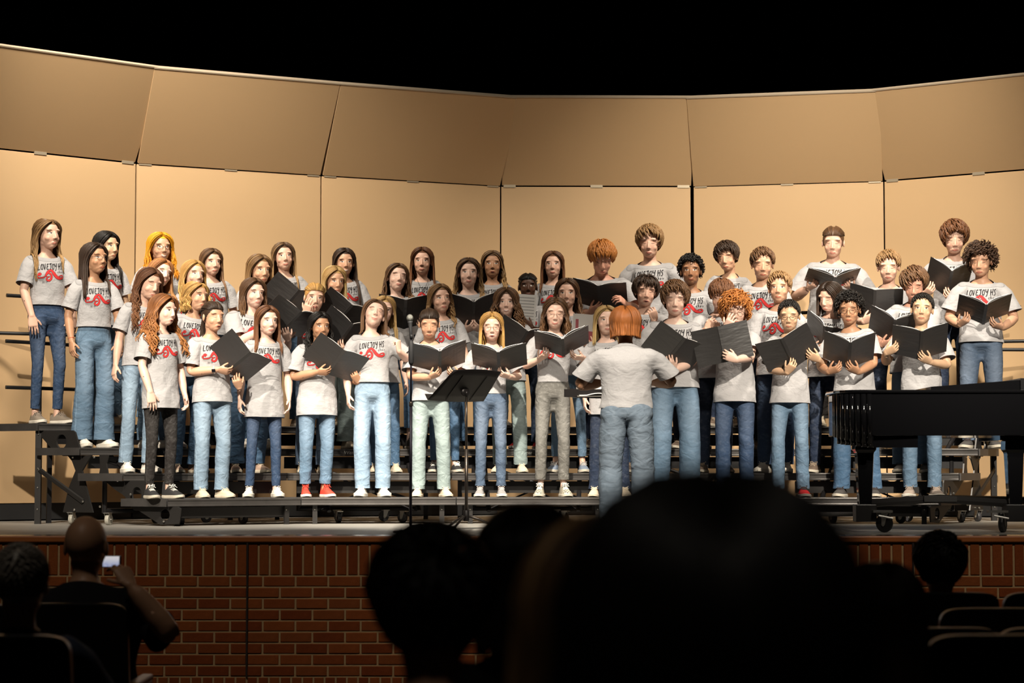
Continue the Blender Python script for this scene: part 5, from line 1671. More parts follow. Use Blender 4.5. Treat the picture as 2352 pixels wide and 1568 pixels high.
        if e[0] == 'necklace':
            g = Geo(); MC = B['chest']
            pts = [(-.055, -.045, 1.43), (-.045, -.09, 1.39), (-.02, -.125, 1.33), (0, -.133, 1.295), (.02, -.125, 1.33), (.045, -.09, 1.39), (.055, -.045, 1.43)]
            g.tube([ap(MC, p_) for p_ in pts], .0018, 5); g.ball(ap(MC, (0, -.137, 1.283)), .007, 8, 6); g.build('black_cord_necklace', mat('black_cord', (.01, .01, .01), .6), o, True)
    return o, B
PEOPLE_N = 0
def make_sheet(M, f):
    root = empty('music_sheet', (0, 0, 0), 0, f['label'], 'sheet music'); root.matrix_world = M
    g = Geo(); n = 6; vs = []
    w_, h = f.get('w', .216), .279
    for i in range(n + 1):
        for j in range(n + 1):
            vs.append(((i / n - .5) * w_, .012 * math.sin(PI * i / n), (j / n - .5) * h))
    g.add(vs, [(i * (n + 1) + j, (i + 1) * (n + 1) + j, (i + 1) * (n + 1) + j + 1, i * (n + 1) + j + 1) for i in range(n) for j in range(n)])
    g.build('page', mat('sheet_paper', (.74, .72, .70), .8), root, True)
    ink = Geo(); 
    if f.get('pink'):
        for (x0, x1, za, zb) in ((-.085, -.06, -.11, .09), (-.04, .085, -.11, -.015)): 
            k = 8
            for q in range(k):
                xa = x0 + (x1 - x0) * q / k; xb = x0 + (x1 - x0) * (q + 1) / k
                yy = lambda x: .012 * math.sin(PI * (x / w_ + .5)) - .0012
                ink.add([(xa, yy(xa), za), (xb, yy(xb), za), (xb, yy(xb), zb), (xa, yy(xa), zb)], [(0, 1, 2, 3)])
        ink.build('printed_block', mat('rose_ink', (.45, .12, .14), .8), root)
    else:
        for r in range(9):
            for l in range(4):
                z = .115 - r * .027 - l * .0028
                vs = []; 
                for q in range(7):
                    x = (-.5 + .08 + .84 * q / 6) * w_; y = .012 * math.sin(PI * (x / w_ + .5)) - .0010
                    vs += [(x, y, z), (x, y, z - .0009)]
                ink.add(vs, [(2 * q, 2 * q + 2, 2 * q + 3, 2 * q + 1) for q in range(6)])
        ink.build('printed_staves', mat('grey_ink', (.12, .12, .13), .8), root)
# ------------------------------------------------------------------ the choir, left to right within each step (px are pixels of the frame)
def F(px, py, tilt=40, yaw=0, roll=0, dy=.30, a=16, **k): return dict(px=px, py=py, tilt=tilt, yaw=yaw, roll=roll, dy=dy, a=a, **k)
UPH = (0, -.15, 1)
# --- top step
person('tall girl at the far left end, long light brown hair, dark skinny jeans', fx=106, hx=108, ty=497, row=3, yaw=32, hd=(48, 2, 0), hair='halfupfront', hc='lightbrown', jeans='dark', fit='skinny', jhem=.13, shoes='taupe', shem=1.0, arms='tt', bw=.93, fyaw=40, gaze=.004)
person('black haired girl half hidden behind the girl with glasses and wide jeans', fx=243, hx=242, ty=527, row=3, yaw=40, hd=(55, 5, 0), hair='long', hc='black', skin_='asian', jeans='mid', shoes='cream', shem=.88, arms='dd', bw=.9, extra=(('watch', 1),), fyaw=40)
person('smiling girl with bright orange hair and glasses', fx=352, hx=372, ty=530, row=3, yaw=25, hd=(28, 2, 0), hair='wavy', hc='orange', skin_='warm', jeans='mid', shem=.9, glasses='dark', mouth='teeth', smile=.8, arms='dd', hair_kw=dict(L=.24, vol=.022, wave=.01))
person('girl with straight light brown hair in front of the second shell tower, lips closed', fx=487, hx=483, ty=567, row=3, yaw=22, hd=(30, 5, 0), hair='long', hc='brown', skin_='fair', jeans='mid', shem=.88, arms='dd', bw=1.0)
person('tall girl with long brown hair fading to blonde, smiling faintly', fx=655, hx=652, ty=553, row=3, yaw=12, hd=(16, 0, -3), hair='long', hc='ombre', jeans='blue', shem=.88, smile=.3, arms='dd', shoes='taupe', bw=.95, hair_kw=dict(L=.30))
person('smiling girl with very long straight dark hair over one shoulder', fx=802, hx=787, ty=566, row=3, yaw=15, hd=(14, 6, 0), hair='verylong', hc='darkbrown', mouth='teeth', smile=.8, jeans='pale', shem=.88, arms='dd', skin_='warm', shoes='cream')
person('girl with long straight chestnut hair and a black cord necklace', fx=970, hx=970, ty=564, row=3, yaw=5, hd=(0, 4, 0), hair='long', hc='chestnut', jeans='mid', shem=.88, arms='dd', extra=(('necklace',),), hair_kw=dict(L=.36))
person('girl with golden brown waves and parted lips, near the middle of the top step', fx=1132, hx=1130, ty=572, row=3, yaw=0, hd=(2, 2, 0), hair='wavy', hc='ombre', skin_='tan', jeans='mid', mouth='open', shem=.88, arms='dd', hair_kw=dict(L=.26, wave=.014))
person('girl with straight auburn brown hair left of the redheaded boy', fx=1270, hx=1270, ty=573, row=3, yaw=-5, hd=(-4, 2, 0), hair='mid', hc='chestnut', jeans='blue', shem=.88, arms='dd', smile=.2, hair_kw=dict(L=.24))
person('tallest boy on the middle of the top step, tousled light brown hair', fx=1497, hx=1491, ty=517, row=3, yaw=-8, hd=(-8, 10, 0), hair='mop', hc='sandy', fem=False, jeans='navy', shem=.82, arms='dd', eyes='down', bw=1.10, shoes='brown')
person('boy with dark swept hair tilting his head, right of the black gap in the shell', fx=1668, hx=1679, ty=553, row=3, yaw=-12, hd=(-22, 12, -8), hair='sweep', hc='darkbrown', skin_='warm', fem=False, jeans='navy', arms='dd', eyes='down', bw=.94, shoes='brown', shem=.82)
person('big singer with tied back brown hair reading from a flat held folder', fx=1912, hx=1915, ty=515, row=3, yaw=-4, hd=(-12, 14, 2), hair='tied', hc='brown', fem=False, jeans='black', shem=.86, bw=1.20, arms='ee', eyes='down', mouth='closed', shoes='cream', fold=F(1913, 650, 74, 0, 0, .34, 14, label='black folder held flat by the big singer with tied back hair'))
person('boy with tousled brown hair on the top step at right, holding up a loose sheet', fx=2190, hx=2193, ty=505, row=3, yaw=-8, hd=(-8, 18, 0), hair='mop', hc='chestnut', skin_='fair', fem=False, jeans='navy', shem=.86, arms='ef', eyes='down', shoes='dark', fold=F(2180, 652, 46, -5, 8, .30, 34, label='open folder held by the boy with tousled brown hair at the top right'))
# --- third step
person('girl with glasses, long dark hair and wide leg jeans at the left end', fx=213, hx=217, ty=553, row=2, yaw=35, hd=(52, 0, 0), hair='long', hc='darkbrown', skin_='tan', jeans='mid', fit='wide', jhem=.07, shoes='white', shem=1.02, arms='dt', glasses='dark', extra=(('bracelet', -1),), fyaw=35, bw=.92, hair_kw=dict(front=.55, L=.30))
person('strawberry blonde girl half hidden below the orange haired girl', fx=352, hx=362, ty=588, row=2, yaw=30, hd=(40, 2, 14), hair='long', hc='strawberry', skin_='pale', jeans='mid', arms='dd', smile=.3, hair_kw=dict(L=.22))
person('blonde smiling girl above the girl with the braided crown', fx=435, hx=442, ty=593, row=2, yaw=22, hd=(38, 2, 4), hair='wavy', hc='goldblonde', jeans='blue', smile=.5, arms='dd', hair_kw=dict(wave=.006, L=.25))
person('girl with straight sandy hair looking down over an open folder', fx=585, hx=596, ty=580, row=2, yaw=25, hd=(34, 8, 0), hair='long', hc='lightbrown', jeans='blue', shem=.86, arms='ff', skin_='warm', fold=F(664, 694, 42, 38, 24, .20, 22, label='open folder held by the girl with straight sandy hair'))
person('girl with straight blonde brown hair reading a folder beside the very long haired girl', fx=772, hx=763, ty=607, row=2, yaw=12, hd=(26, 12, 0), hair='mid', hc='blonde', jeans='pale', fit='wide', arms='ff', eyes='open', skin_='warm', shoes='cream', fold=F(788, 724, 52, 25, 26, .28, 12, label='folder with white pages held by the girl with straight blonde brown hair'))
person('girl with wavy brown hair grimacing with closed eyes, cropped jeans and black high tops', fx=918, hx=906, ty=600, row=2, yaw=8, hd=(16, -4, 6), hair='wavy', hc='brown', skin_='pale', jeans='blue', jhem=.20, fit='straight', shoes='blackhigh', shem=.88, eyes='closed', smile=.2, arms='ee', fold=F(930, 722, 38, 8, 0, .28, 16, label='upright black folder held by the grimacing girl with wavy brown hair'))
person('smiling blonde girl with a folder, below the girl with golden brown waves', fx=1078, hx=1075, ty=588, row=2, yaw=2, hd=(4, 4, 0), hair='wavy', hc='ombre', skin_='pale', jeans='blue', smile=.6, arms='ff', shoes='black', fold=F(1088, 724, 44, 5, -2, .28, 26, label='open folder held by the smiling blonde girl below the golden brown waves'), bw=.98)
person('dark skinned girl with tied hair and hoop earrings glancing aside', fx=1210, hx=1213, ty=623, row=2, yaw=0, hd=(2, 2, 0), hair='afro_tied', hc='black', skin_='deep', jeans='navy', shoes='red', arms='ff', gaze=.006, bw=.86, extra=(('hoops',),), fold=dict(px=1203, py=712, tilt=12, yaw=-6, roll=4, dy=.26, a=10, kind='sheet', label='white music sheet held by the dark skinned girl with hoop earrings'), lip=(.16, .05, .04))
person('redheaded boy looking down into his folder', fx=1388, hx=1379, ty=548, row=2, yaw=-2, hd=(2, 28, 0), hair='mopfront', hc='red', skin_='ruddy', fem=False, jeans='navy', arms='fw', bw=1.20, eyes='down', shem=.82, shoes='brown', fold=F(1376, 684, 50, -12, 6, .30, 10, label='black folder held by the redheaded boy'), targets={1: (1440, 700, .36, (-.5, -.5, .5), (0, .6, -.6), (.6, .1, -1), 'pinch')})
person('smiling boy with short black curls and brown skin', fx=1588, hx=1587, ty=583, row=2, yaw=-8, hd=(-6, 4, 0), hair='curly', hc='black', skin_='brown', fem=False, jeans='navy', arms='dd', smile=.6, shem=.84, shoes='brown', bw=1.02, hair_kw=dict(ln=.035, lift=.018))
person('boy with short brown hair and pressed lips beside the dark swept hair', fx=1755, hx=1750, ty=566, row=2, yaw=-10, hd=(-4, 12, 0), hair='neat', hc='brown', skin_='warm', fem=False, jeans='navy', arms='dd', eyes='down', shem=.84, shoes='brown')
person('boy with short light brown hair reading a raised folder at right', fx=2045, hx=2041, ty=572, row=2, yaw=-10, hd=(-12, 14, 0), hair='neat', hc='sandy', fem=False, jeans='navy', arms='ff', eyes='down', shem=.84, shoes='dark', fold=F(2008, 702, 30, -18, 8, .30, 14, label='black folder held up by the boy with short light brown hair'))
person('boy with tight brown curls and short sides at the right end', fx=2255, hx=2256, ty=558, row=2, yaw=-12, hd=(-22, 14, 0), hair='curlymop', hc='dark_mop', skin_='warm', fem=False, jeans='slate', arms='eh', eyes='down', shem=.90, bw=1.06, shoes='dark', fold=F(2262, 722, 60, -6, 0, .36, 20, label='wide open folder held by the curly haired boy at the right end'), hair_kw=dict(side_len=.5, ln=.055))
# --- second step
person('smiling girl with long dark wavy hair looking down, partly behind the auburn curls', fx=314, hx=338, ty=608, row=1, yaw=30, hd=(44, 14, 8), hair='longcurl', hc='chestnut', jeans='light', fit='straight', jhem=.09, shoes='white', eyes='down', smile=.6, arms='dd', shem=.90, fyaw=30, bw=.88, hair_kw=dict(L=.40, front=.3))
person('girl with a curly blonde braided crown', fx=424, hx=452, ty=640, row=1, yaw=30, hd=(50, 4, 6), hair='halfup', hc='goldblonde', skin_='warm', jeans='blue', fit='loose', jhem=.08, shoes='pink', arms='dd', shem=.86, smile=.1, fyaw=35, hair_kw=dict(wave=.012, L=.08, wf=6, front=.1))
person('broad girl with shoulder length brown hair and a folder at her side', fx=563, hx=585, ty=634, row=1, yaw=28, hd=(34, 4, 2), hair='mid', hc='brown', skin_='pale', jeans='blue', jhem=.09, fit='loose', shoes='pink', arms='hf', smile=.2, shem=.84, bw=1.15, fold=F(668, 741, 52, 38, 20, .20, 14, label='folder held by the broad girl with shoulder length brown hair'), hair_kw=dict(L=.18, wave=.006, vol=.018))
person('girl with pulled back blonde hair hiding her mouth behind her hand', fx=716, hx=720, ty=645, row=1, yaw=15, hd=(14, 8, 4), hair='bun', hc='goldblonde', jeans='slate', shoes='cream', arms='wf', shem=.88, targets={-1: (703, 722, .20, (.25, -.35, .9), (.3, 1, .2), (-.8, -.2, -1), 'relax')}, fold=F(792, 770, 50, 20, 22, .26, 22, label='folder with white pages held by the girl covering her mouth'))
person('smiling girl with long blonde brown hair peeking out behind the head tilted back', fx=884, hx=878, ty=676, row=1, yaw=10, hd=(6, 6, 6), hair='long', hc='blonde', mouth='teeth', smile=.8, jeans='blue', shoes='cream', arms='dd', skin_='pale', bw=.85)
person('girl with half up curly dark blonde hair looking aside with pursed lips', fx=1022, hx=1010, ty=648, row=1, yaw=8, hd=(20, 2, -4), hair='longcurl', hc='lightbrown', jeans='blue', fit='skinny', jhem=.12, shoes='black', arms='dd', shem=.86, gaze=.003, fyaw=5)
person('smiling girl with curly brown hair and bangs, ripped pale jeans', fx=1172, hx=1160, ty=658, row=1, yaw=-2, hd=(0, 2, 0), hair='bigcurl', hc='brown', skin_='pale', jeans='pale', fit='loose', shoes='cream', mouth='teeth', smile=.8, arms='ff', shem=.86, jhem=.08, fold=F(1196, 788, 48, 18, 16, .24, 22, label='folder held by the girl with curly brown hair and bangs'))
person('girl with long light brown hair smiling broadly, behind the girl with glasses and grey jeans', fx=1307, hx=1301, ty=635, row=1, yaw=-6, hd=(-4, 4, 0), hair='wavy', hc='brown', skin_='fair', mouth='teeth', smile=.9, jeans='mid', fit='skinny', jhem=.15, shoes='blue', shem=.86, arms='df', stance=.12, fold=dict(px=1344, py=757, tilt=26, yaw=-10, roll=6, dy=.28, a=10, kind='sheet', pink=True, label='printed program with a rose block held by the broadly smiling girl'))
person('boy with parted dark hair and a hand near his chin', fx=1475, hx=1481, ty=630, row=1, yaw=-8, hd=(2, 8, 4), hair='parted', hc='darkbrown', fem=False, jeans='dark', arms='dw', eyes='down', mouth='open', shoes='brown', shem=.84, bw=.92, targets={1: (1504, 738, .24, (-.25, -.25, .95), (-.3, .9, .1), (.8, -.1, -1), 'pinch')})
person('boy with auburn brown hair hiding his face behind the curly redhead', fx=1640, hx=1657, ty=638, row=1, yaw=-8, hd=(-8, 22, 6), hair='mopfront', hc='chestnut', fem=False, jeans='navy', arms='ww', eyes='down', shoes='brown', shem=.84, bw=.98, targets={-1: (1622, 756, .30, (.5, -.2, .6), (.3, .9, 0), (-.8, 0, -1), 'pinch'), 1: (1655, 762, .30, (-.5, -.2, .6), (-.3, .9, 0), (.8, 0, -1), 'pinch')})
person('boy with short sandy brown hair looking at the camera, behind the glasses and red shoes', fx=1782, hx=1793, ty=622, row=1, yaw=-14, hd=(-14, 2, 0), hair='neat', hc='sandy', skin_='warm', fem=False, jeans='dark', arms='dd', shoes='white', shem=.84)
person('singer with chin length dark hair turned down to the left, dark jeans', fx=1897, hx=1915, ty=642, row=1, yaw=-16, hd=(-40, 20, 4), hair='boylong', hc='darkbrown', fem=False, jeans='navy', fit='slim', arms='ff', eyes='down', shoes='brown', shem=.86, fold=F(1892, 778, 40, -34, 28, .20, 12, label='folder held by the singer with chin length dark hair'))
person('boy with side swept brown hair looking down at right', fx=2098, hx=2102, ty=610, row=1, yaw=-14, hd=(-14, 24, 0), hair='sweep', hc='brown', skin_='ruddy', fem=False, jeans='mid', fit='loose', shoes='dark', arms='ff', eyes='down', shem=.84, bw=1.04, fold=F(2052, 762, 50, -10, 10, .26, 24, label='folder held low by the boy with side swept brown hair'))
# --- first step
person('girl with long curly auburn hair and black jeans, left end of front row', fx=366, hx=372, ty=672, row=0, yaw=42, hd=(58, 6, 6), hair='curlylong', hc='auburn', skin_='pale', jeans='black', fit='skinny', jhem=.13, shoes='blackhigh', shem=.76, arms='td', mouth='open', fyaw=35, bw=.93, back=.24)
person('dark haired girl with hair tied low, watch and folder, light straight jeans', fx=485, hx=487, ty=688, row=0, yaw=30, hd=(40, 6, 0), hair='tied', hc='darkbrown', skin_='warm', jeans='light', fit='straight', jhem=.075, shoes='cream', shem=.84, arms='fh', eyes='down', mouth='open', fyaw=30, bw=1.0, extra=(('watch', -1),), fold=F(547, 833, 50, 34, 34, .16, 20, label='open folder held by the girl wearing a watch in the front row'))
person('girl with auburn brown hair in an oversized shirt and dark skinny jeans', fx=604, hx=615, ty=698, row=0, yaw=20, hd=(28, 6, 0), hair='long', hc='chestnut', skin_='pale', jeans='dark', fit='skinny', jhem=.11, shoes='white', shem=.72, arms='dd', stance=.12, fyaw=10, bw=.95, hair_kw=dict(L=.26))
person('girl with long black wavy hair and red and white high tops', fx=724, hx=737, ty=712, row=0, yaw=22, hd=(24, 6, 0), hair='longcurl', hc='black', skin_='tan', jeans='mid', fit='slim', jhem=.13, shoes='redhigh', shem=.76, arms='fg', fyaw=18, bw=1.06, hair_kw=dict(L=.28), fold=F(770, 832, 46, 22, 26, .22, 10, label='black folder held by the girl with long black wavy hair'))
person('girl with head tilted back, eyes closed and one fist raised, light wide jeans', fx=856, hx=850, ty=680, row=0, yaw=8, hd=(10, -16, 14), hair='long', hc='brown', skin_='pale', jeans='light', fit='loose', jhem=.08, shoes='white', shem=1.0, arms='dw', eyes='closed', smile=.5, bw=.92, stance=.085, hair_kw=dict(L=.18, front=.4), targets={1: (916, 806, .20, (-.1, -.1, 1), (-.9, .5, 0), (1.0, .2, -1), 'fist')})
person('girl with hair scraped into a bun reading her folder behind the microphone', fx=990, hx=985, ty=704, row=0, yaw=4, hd=(2, 18, 0), hair='highbun', hc='darkbrown', skin_='warm', jeans='pale', fit='straight', jhem=.075, shoes='cream', shem=.88, arms='fh', eyes='down', bw=1.0, stance=.115, fold=F(1010, 832, 55, 6, -4, .34, 18, label='folder held by the girl with the bun behind the microphone stand'))
person('blonde girl with clear glasses singing behind the music stand', fx=1127, hx=1130, ty=713, row=0, yaw=0, hd=(2, 8, 0), hair='long', hc='goldblonde', skin_='pale', jeans='slate', fit='slim', jhem=.11, shoes='grey', shem=.97, arms='hf', glasses='pale', mouth='open', eyes='down', tuck=True, fold=F(1146, 833, 57, -3, 0, .34, 16, label='wide open folder held by the blonde girl with clear glasses'), hair_kw=dict(L=.22))
person('girl with brown waves and glasses in grey acid wash jeans and checkered high tops', fx=1268, hx=1275, ty=679, row=0, yaw=0, hd=(0, 10, 3), hair='wavy', hc='brown', skin_='pale', jeans='acid', fit='slim', jhem=.155, shoes='check', shem=1.0, arms='eh', glasses='pale', eyes='closed', smile=.5, tuck=True, stance=.10, bw=.9, fold=F(1293, 798, 64, 0, -6, .36, 18, label='flat held folder of the girl in grey acid wash jeans'), hair_kw=dict(L=.16, wave=.014))
person('blonde girl with straight hair half hidden by the conductor', fx=1400, hx=1390, ty=698, row=0, yaw=-4, hd=(4, 2, 0), hair='mid', hc='blonde', skin_='pale', jeans='navy', shoes='cream', shem=.74, arms='dd', bw=.93, stance=.13, gaze=.003, hair_kw=dict(L=.17))
person('boy with swept wavy brown hair, big light blue jeans, right of the conductor', fx=1550, hx=1552, ty=645, row=0, yaw=4, hd=(-4, 10, 0), hair='mop', hc='brown', skin_='pale', fem=False, jeans='mid', fit='loose', shem=.88, arms='df', eyes='down', bw=1.12, shoes='grey', stance=.12, fold=F(1550, 806, 42, 18, 26, .30, 10, label='folder held low by the boy with swept wavy brown hair'))
person('boy with curly red hair and glasses, one hand at his mouth', fx=1688, hx=1690, ty=668, row=0, yaw=-6, hd=(-4, 20, 0), hair='curlymop', hc='red', skin_='pale', fem=False, jeans='dark', shem=.80, arms='wf', eyes='down', glasses='pale', shoes='brown', targets={-1: (1668, 758, .24, (.35, -.35, .85), (.3, .9, .1), (-.9, .1, -1), 'relax')}, fold=F(1660, 790, 6, -4, -12, .36, 10, label='big upright folder held by the curly redhead'))
person('boy with short black hair, round glasses and bright red shoes', fx=1816, hx=1813, ty=684, row=0, yaw=-8, hd=(-10, 14, 0), hair='buzz', hc='black', skin_='asian', fem=False, jeans='mid', fit='straight', shem=.82, arms='fe', eyes='down', glasses='dark', shoes='red', bw=.93, stance=.105, fold=F(1812, 810, 36, -14, -22, .32, 14, label='tilted folder held by the boy with red shoes'))
person('boy with curly black hair and glasses at the left end of the piano', fx=1970, hx=1948, ty=668, row=0, yaw=-10, hd=(-14, 12, 0), hair='curly', hc='black', skin_='tan', fem=False, jeans='blue', fit='loose', shem=.84, arms='hf', eyes='down', glasses='dark', shoes='dark', stance=.13, fold=F(1951, 817, 46, -6, 2, .34, 26, label='open folder held by the boy with curly black hair'), hair_kw=dict(ln=.045))
person('boy with short black hair looking straight at the camera above the piano', fx=2119, hx=2116, ty=669, row=0, yaw=-8, hd=(-12, 2, 4), hair='buzz', hc='black', skin_='asian', fem=False, jeans='mid', fit='straight', jhem=.09, shem=.84, arms='gf', shoes='beige', stance=.10, fold=F(2116, 794, 42, -4, -2, .34, 18, label='wide open folder held by the boy looking at the camera'), hair_kw=dict(ln=.032, flow=(.5, -1, 0)))
# --- the conductor on the stage floor, seen from behind
cx, cy = at(1440, 1235, 14.95).x, 14.95
_top = at(1455, 697, cy)
person('conductor seen from behind, auburn bob, grey t shirt and light jeans', X=cx, Y=cy, z0=0, S=_top.z / 1.76, yaw=178, hd=(176, 6, 0), hair='bob', hc='copper', skin_='tan', jeans='faded', fit='loose', shem=.96, jhem=.06, shoes='white', bw=1.20, stance=.12, print_=False, group=None, arms='ww', lean=(.02, .02),
       targets={1: (1385, 880, -.24, (.3, .8, .1), (0, 0, -1), (.9, .25, -.7), 'relax'), -1: (1500, 880, -.30, (-.4, .8, .1), (0, 0, -1), (-.9, .25, -.7), 'relax')})
# ------------------------------------------------------------------ music stand in front of the choir
random.seed(21)
DESK = mat('black_stand', (.012, .010, .010), .5, spec=.3)
STEEL = mat('dark_steel_tube', (.10, .085, .075), .3, .8)
def music_stand(px, py_base, Y, py_top, wpx, label, tilt=28, yaw=0, zoff=0, z0=0):
    b = at(px, py_base, Y); s = FPX / Y
    root = empty('music_stand', (b.x, Y, z0), R(yaw), label, 'music stand')
    ztop = at(px, py_top, Y).z - z0 - (.03 if yaw == 38 else 0)
    g = Geo()
    for k in range(3):
        a = R(90 + 120 * k); c_ = Vector((math.cos(a), math.sin(a), 0))
        g.tube([Vector((0, 0, .115)), c_ * .10 + Vector((0, 0, .085)), c_ * .27 + Vector((0, 0, .010))], .009, 8)
    g.build('tripod_base', STEEL, root, True)
    g = Geo(); g.lathe([(.020, .075), (.022, .08), (.022, .15), (.016, .155)], n=16); g.build('collar', DESK, root, True)
    g = Geo(); g.tube([(0, 0, .10), (0, 0, .60)], .0125, 12); g.build('lower_pole', STEEL, root, True)
    g = Geo(); g.tube([(0, 0, .58), (0, 0, ztop - .11)], .0085, 12); g.build('upper_pole', STEEL, root, True)
    # desk: curved trapezoid plate seen from behind, lip at the far (player) side
    M = Matrix.Translation((0, .02, ztop - .10)) @ Matrix.Rotation(R(tilt), 4, 'X')
    W1, W2, H = wpx / s / 2 * 1.02, wpx / s / 2 * .86, .34
    g = Geo(); n = 14; vs = []
    for i in range(n + 1):
        t = i / n
        for j in range(6):
            u = j / 5
            x = (t * 2 - 1) * (W2 + (W1 - W2) * (1 - u) if False else W1 + (W2 - W1) * u)
            z = -H * .42 + H * u + (.030 * math.sin(PI * t) * u)
            y = .012 * math.cos(PI * (t - .5))
            vs.append(M @ Vector((x, -y, z)))
    m = 6
    fs = [(i * m + j, i * m + j + 1, (i + 1) * m + j + 1, (i + 1) * m + j) for i in range(n) for j in range(m - 1)]
    g.add(vs, fs); d = g.build('desk', DESK, root, True); sd = d.modifiers.new('s', 'SOLIDIFY'); sd.thickness = .003
    g = Geo()
    for x in (-.11, .11):
        g.plate([M @ Vector((x - .004, -.016, -.12)), M @ Vector((x + .004, -.016, -.12)), M @ Vector((x + .004, -.016, .15)), M @ Vector((x - .004, -.016, .15))], (0, -.002, 0), (0, .002, 0))
    g.build('desk_rib', DESK, root)
    g = Geo(); p = [M @ Vector((-W1, 0, -H * .42)), M @ Vector((W1, 0, -H * .42)), M @ Vector((W1, .055, -H * .42)), M @ Vector((-W1, .055, -H * .42))]
    g.plate(p, M.to_3x3() @ Vector((0, 0, -.0015)), M.to_3x3() @ Vector((0, 0, .0015))); g.build('lip', DESK, root)
    g = Geo(); g.ball(M @ Vector((0, -.028, -.015)), (.040, .018, .036), 14, 8); g.tube([(0, 0, ztop - .16), (0, 0, ztop - .12)], .014, 12); g.build('swivel_head', mat('swivel', (.05, .045, .045), .35, .5), root, True)
    return root
music_stand(1071, 1218, 15.35, 850, 158, 'black music stand in front of the first step, beside the microphone stand', 52, 38)
# microphone on its straight stand
mx = at(943, 1222, 15.05)
ms = empty('microphone_stand', (mx.x, 15.05, 0), 0, 'straight black microphone stand at the stage edge', 'microphone stand')
ztip = at(943, 778, 15.05).z
g = Geo(); g.lathe([(.125, 0), (.128, .006), (.12, .014), (.03, .022), (.018, .03)], n=32); g.build('round_base', DESK, ms, True)
g = Geo(); g.tube([(0, 0, .02), (0, 0, .92)], .0105, 12); g.build('lower_tube', mat('stand_black', (.02, .018, .03), .35, .5), ms, True)
g = Geo(); g.tube([(0, 0, .90), (0, 0, ztip)], .0075, 12); g.build('upper_tube', MATS['stand_black'], ms, True)
g = Geo(); g.lathe([(.013, .905), (.014, .91), (.014, .93), (.010, .94)], n=14); g.build('clutch', STEEL, ms, True)
zg = at(943, 832, 15.05).z; zh = at(943, 788, 15.05).z
g = Geo(); g.lathe([(.010, zg - .02), (.019, zg), (.020, (zg + zh) / 2), (.019, zh), (.008, zh + .02)], n=14); g.build('grip', mat('rubber', (.02, .02, .022), .7), ms, True)
g = Geo(); g.tube([(0, 0, ztip), (.002, -.004, ztip + .03)], .011, 10); g.build('clip', MATS['rubber'], ms, True)
mic = empty('microphone', (mx.x, 15.05 - .004, ztip + .01), 0, 'black handheld microphone with a round grille on top of the straight stand', 'microphone')
mic.rotation_euler = (R(-6), R(-4), 0)
g = Geo(); g.lathe([(.008, 0), (.010, .002), (.012, .06), (.016, .105), (.019, .118)], n=16); g.build('handle', MATS['rubber'], mic, True)
g = Geo(); g.ball((0, 0, .142), (.025, .025, .028), 18, 12); 
m = mat('mic_grille', (.22, .22, .20), .45, .7, bump=.9, bscale=400); g.build('grille', m, mic, True)
# conductor's stand, open score on it
cs = music_stand(1392, 1218, 15.55, 872, 190, 'black music stand at waist height in front of the conductor', 78, 180)
p0 = at(1402, 900, 15.5)
score = empty('open_score', (p0.x, 15.52, p0.z), 0, 'open score with white pages on the stand in front of the conductor', 'sheet music')
g = Geo()
Mx = Matrix.Rotation(R(14), 4, 'X')
for sg in (-1, 1):
    n = 8; vs = []
    for i in range(n + 1):
        for j in (0, 1):
            for k in (0, 1):
                t = i / n; vs.append(Mx @ Vector((sg * .235 * t, (j - .5) * .30, .016 * math.sin(PI * min(1, t * 1.3)) + .004 * k + .004)))
    fs = []
    for i in range(n):
        b = i * 4; q = b + 4; fs += [(b, b + 2, q + 2, q), (b + 1, q + 1, q + 3, b + 3), (b, q, q + 1, b + 1), (b + 2, b + 3, q + 3, q + 2)]
    fs += [(n * 4, n * 4 + 2, n * 4 + 3, n * 4 + 1)]
    gg = Geo(); gg.add(vs, fs); gg.build('page', mat('sheet_paper', (.74, .72, .70), .8), score)
g = Geo(); g.obox((0, 0, 0), .25, .16, .003, Mx.to_3x3()); g.build('cover', mat('grey_board', (.12, .11, .10), .6), score)

# ------------------------------------------------------------------ grand piano on a truck, tail towards the left
GL = mat('piano_lacquer', (.006, .006, .007), .07, spec=.6, coat=.6)
BR_ = mat('brass', (.75, .55, .25), .25, 1.0)
PYF = 14.95                         # depth of its near side
def wx(px, Y): return (px - 1176) * Y / FPX
x_l = wx(1912, PYF + .35); x_r = wx(2352, PYF) + 1.05
zt = at(2100, 893, PYF).z; zb = at(2100, 1000, PYF).z
piano = empty('grand_piano', (x_l, PYF, 0), 0, 'glossy black grand piano on wheels at the right edge of the stage', 'piano')
L_P = x_r - x_l
# outline in plan: near side straight, tail rounded at left, bent side behind
out = [(L_P, 0), (L_P, 1.48), (L_P - .35, 1.50)]
out += [(L_P - .35 - (L_P - .35 - .62) * t, 1.50 - .50 * (t * t * (3 - 2 * t))) for t in (.15, .3, .45, .6, .75, .9, 1)]
for k in range(1, 8):
    a = PI / 2 + PI / 2 * k / 7
    out.append((.50 + .50 * math.cos(a), .52 + .48 * math.sin(a)))
for k in range(0, 7):
    a = PI + PI / 2 * k / 6
    out.append((.21 + .21 * math.cos(a), .21 + .21 * math.sin(a)))
def shell(poly, z0, z1, grow=0.0):
    g = Geo(); c = Vector((sum(p[0] for p in poly) / len(poly), sum(p[1] for p in poly) / len(poly)))
    P_ = []
    for p in poly:
        v = Vector(p) - c; v = v * (1 + grow / max(v.length, .1)); P_.append((c.x + v.x, c.y + v.y))
    g.prism(P_, z0, z1); return g
shell(out, zb, zt - .03).build('rim', GL, piano, bevel=.006)
lid = shell(out, zt - .028, zt - .006, .022).build('lid', GL, piano, bevel=.006)
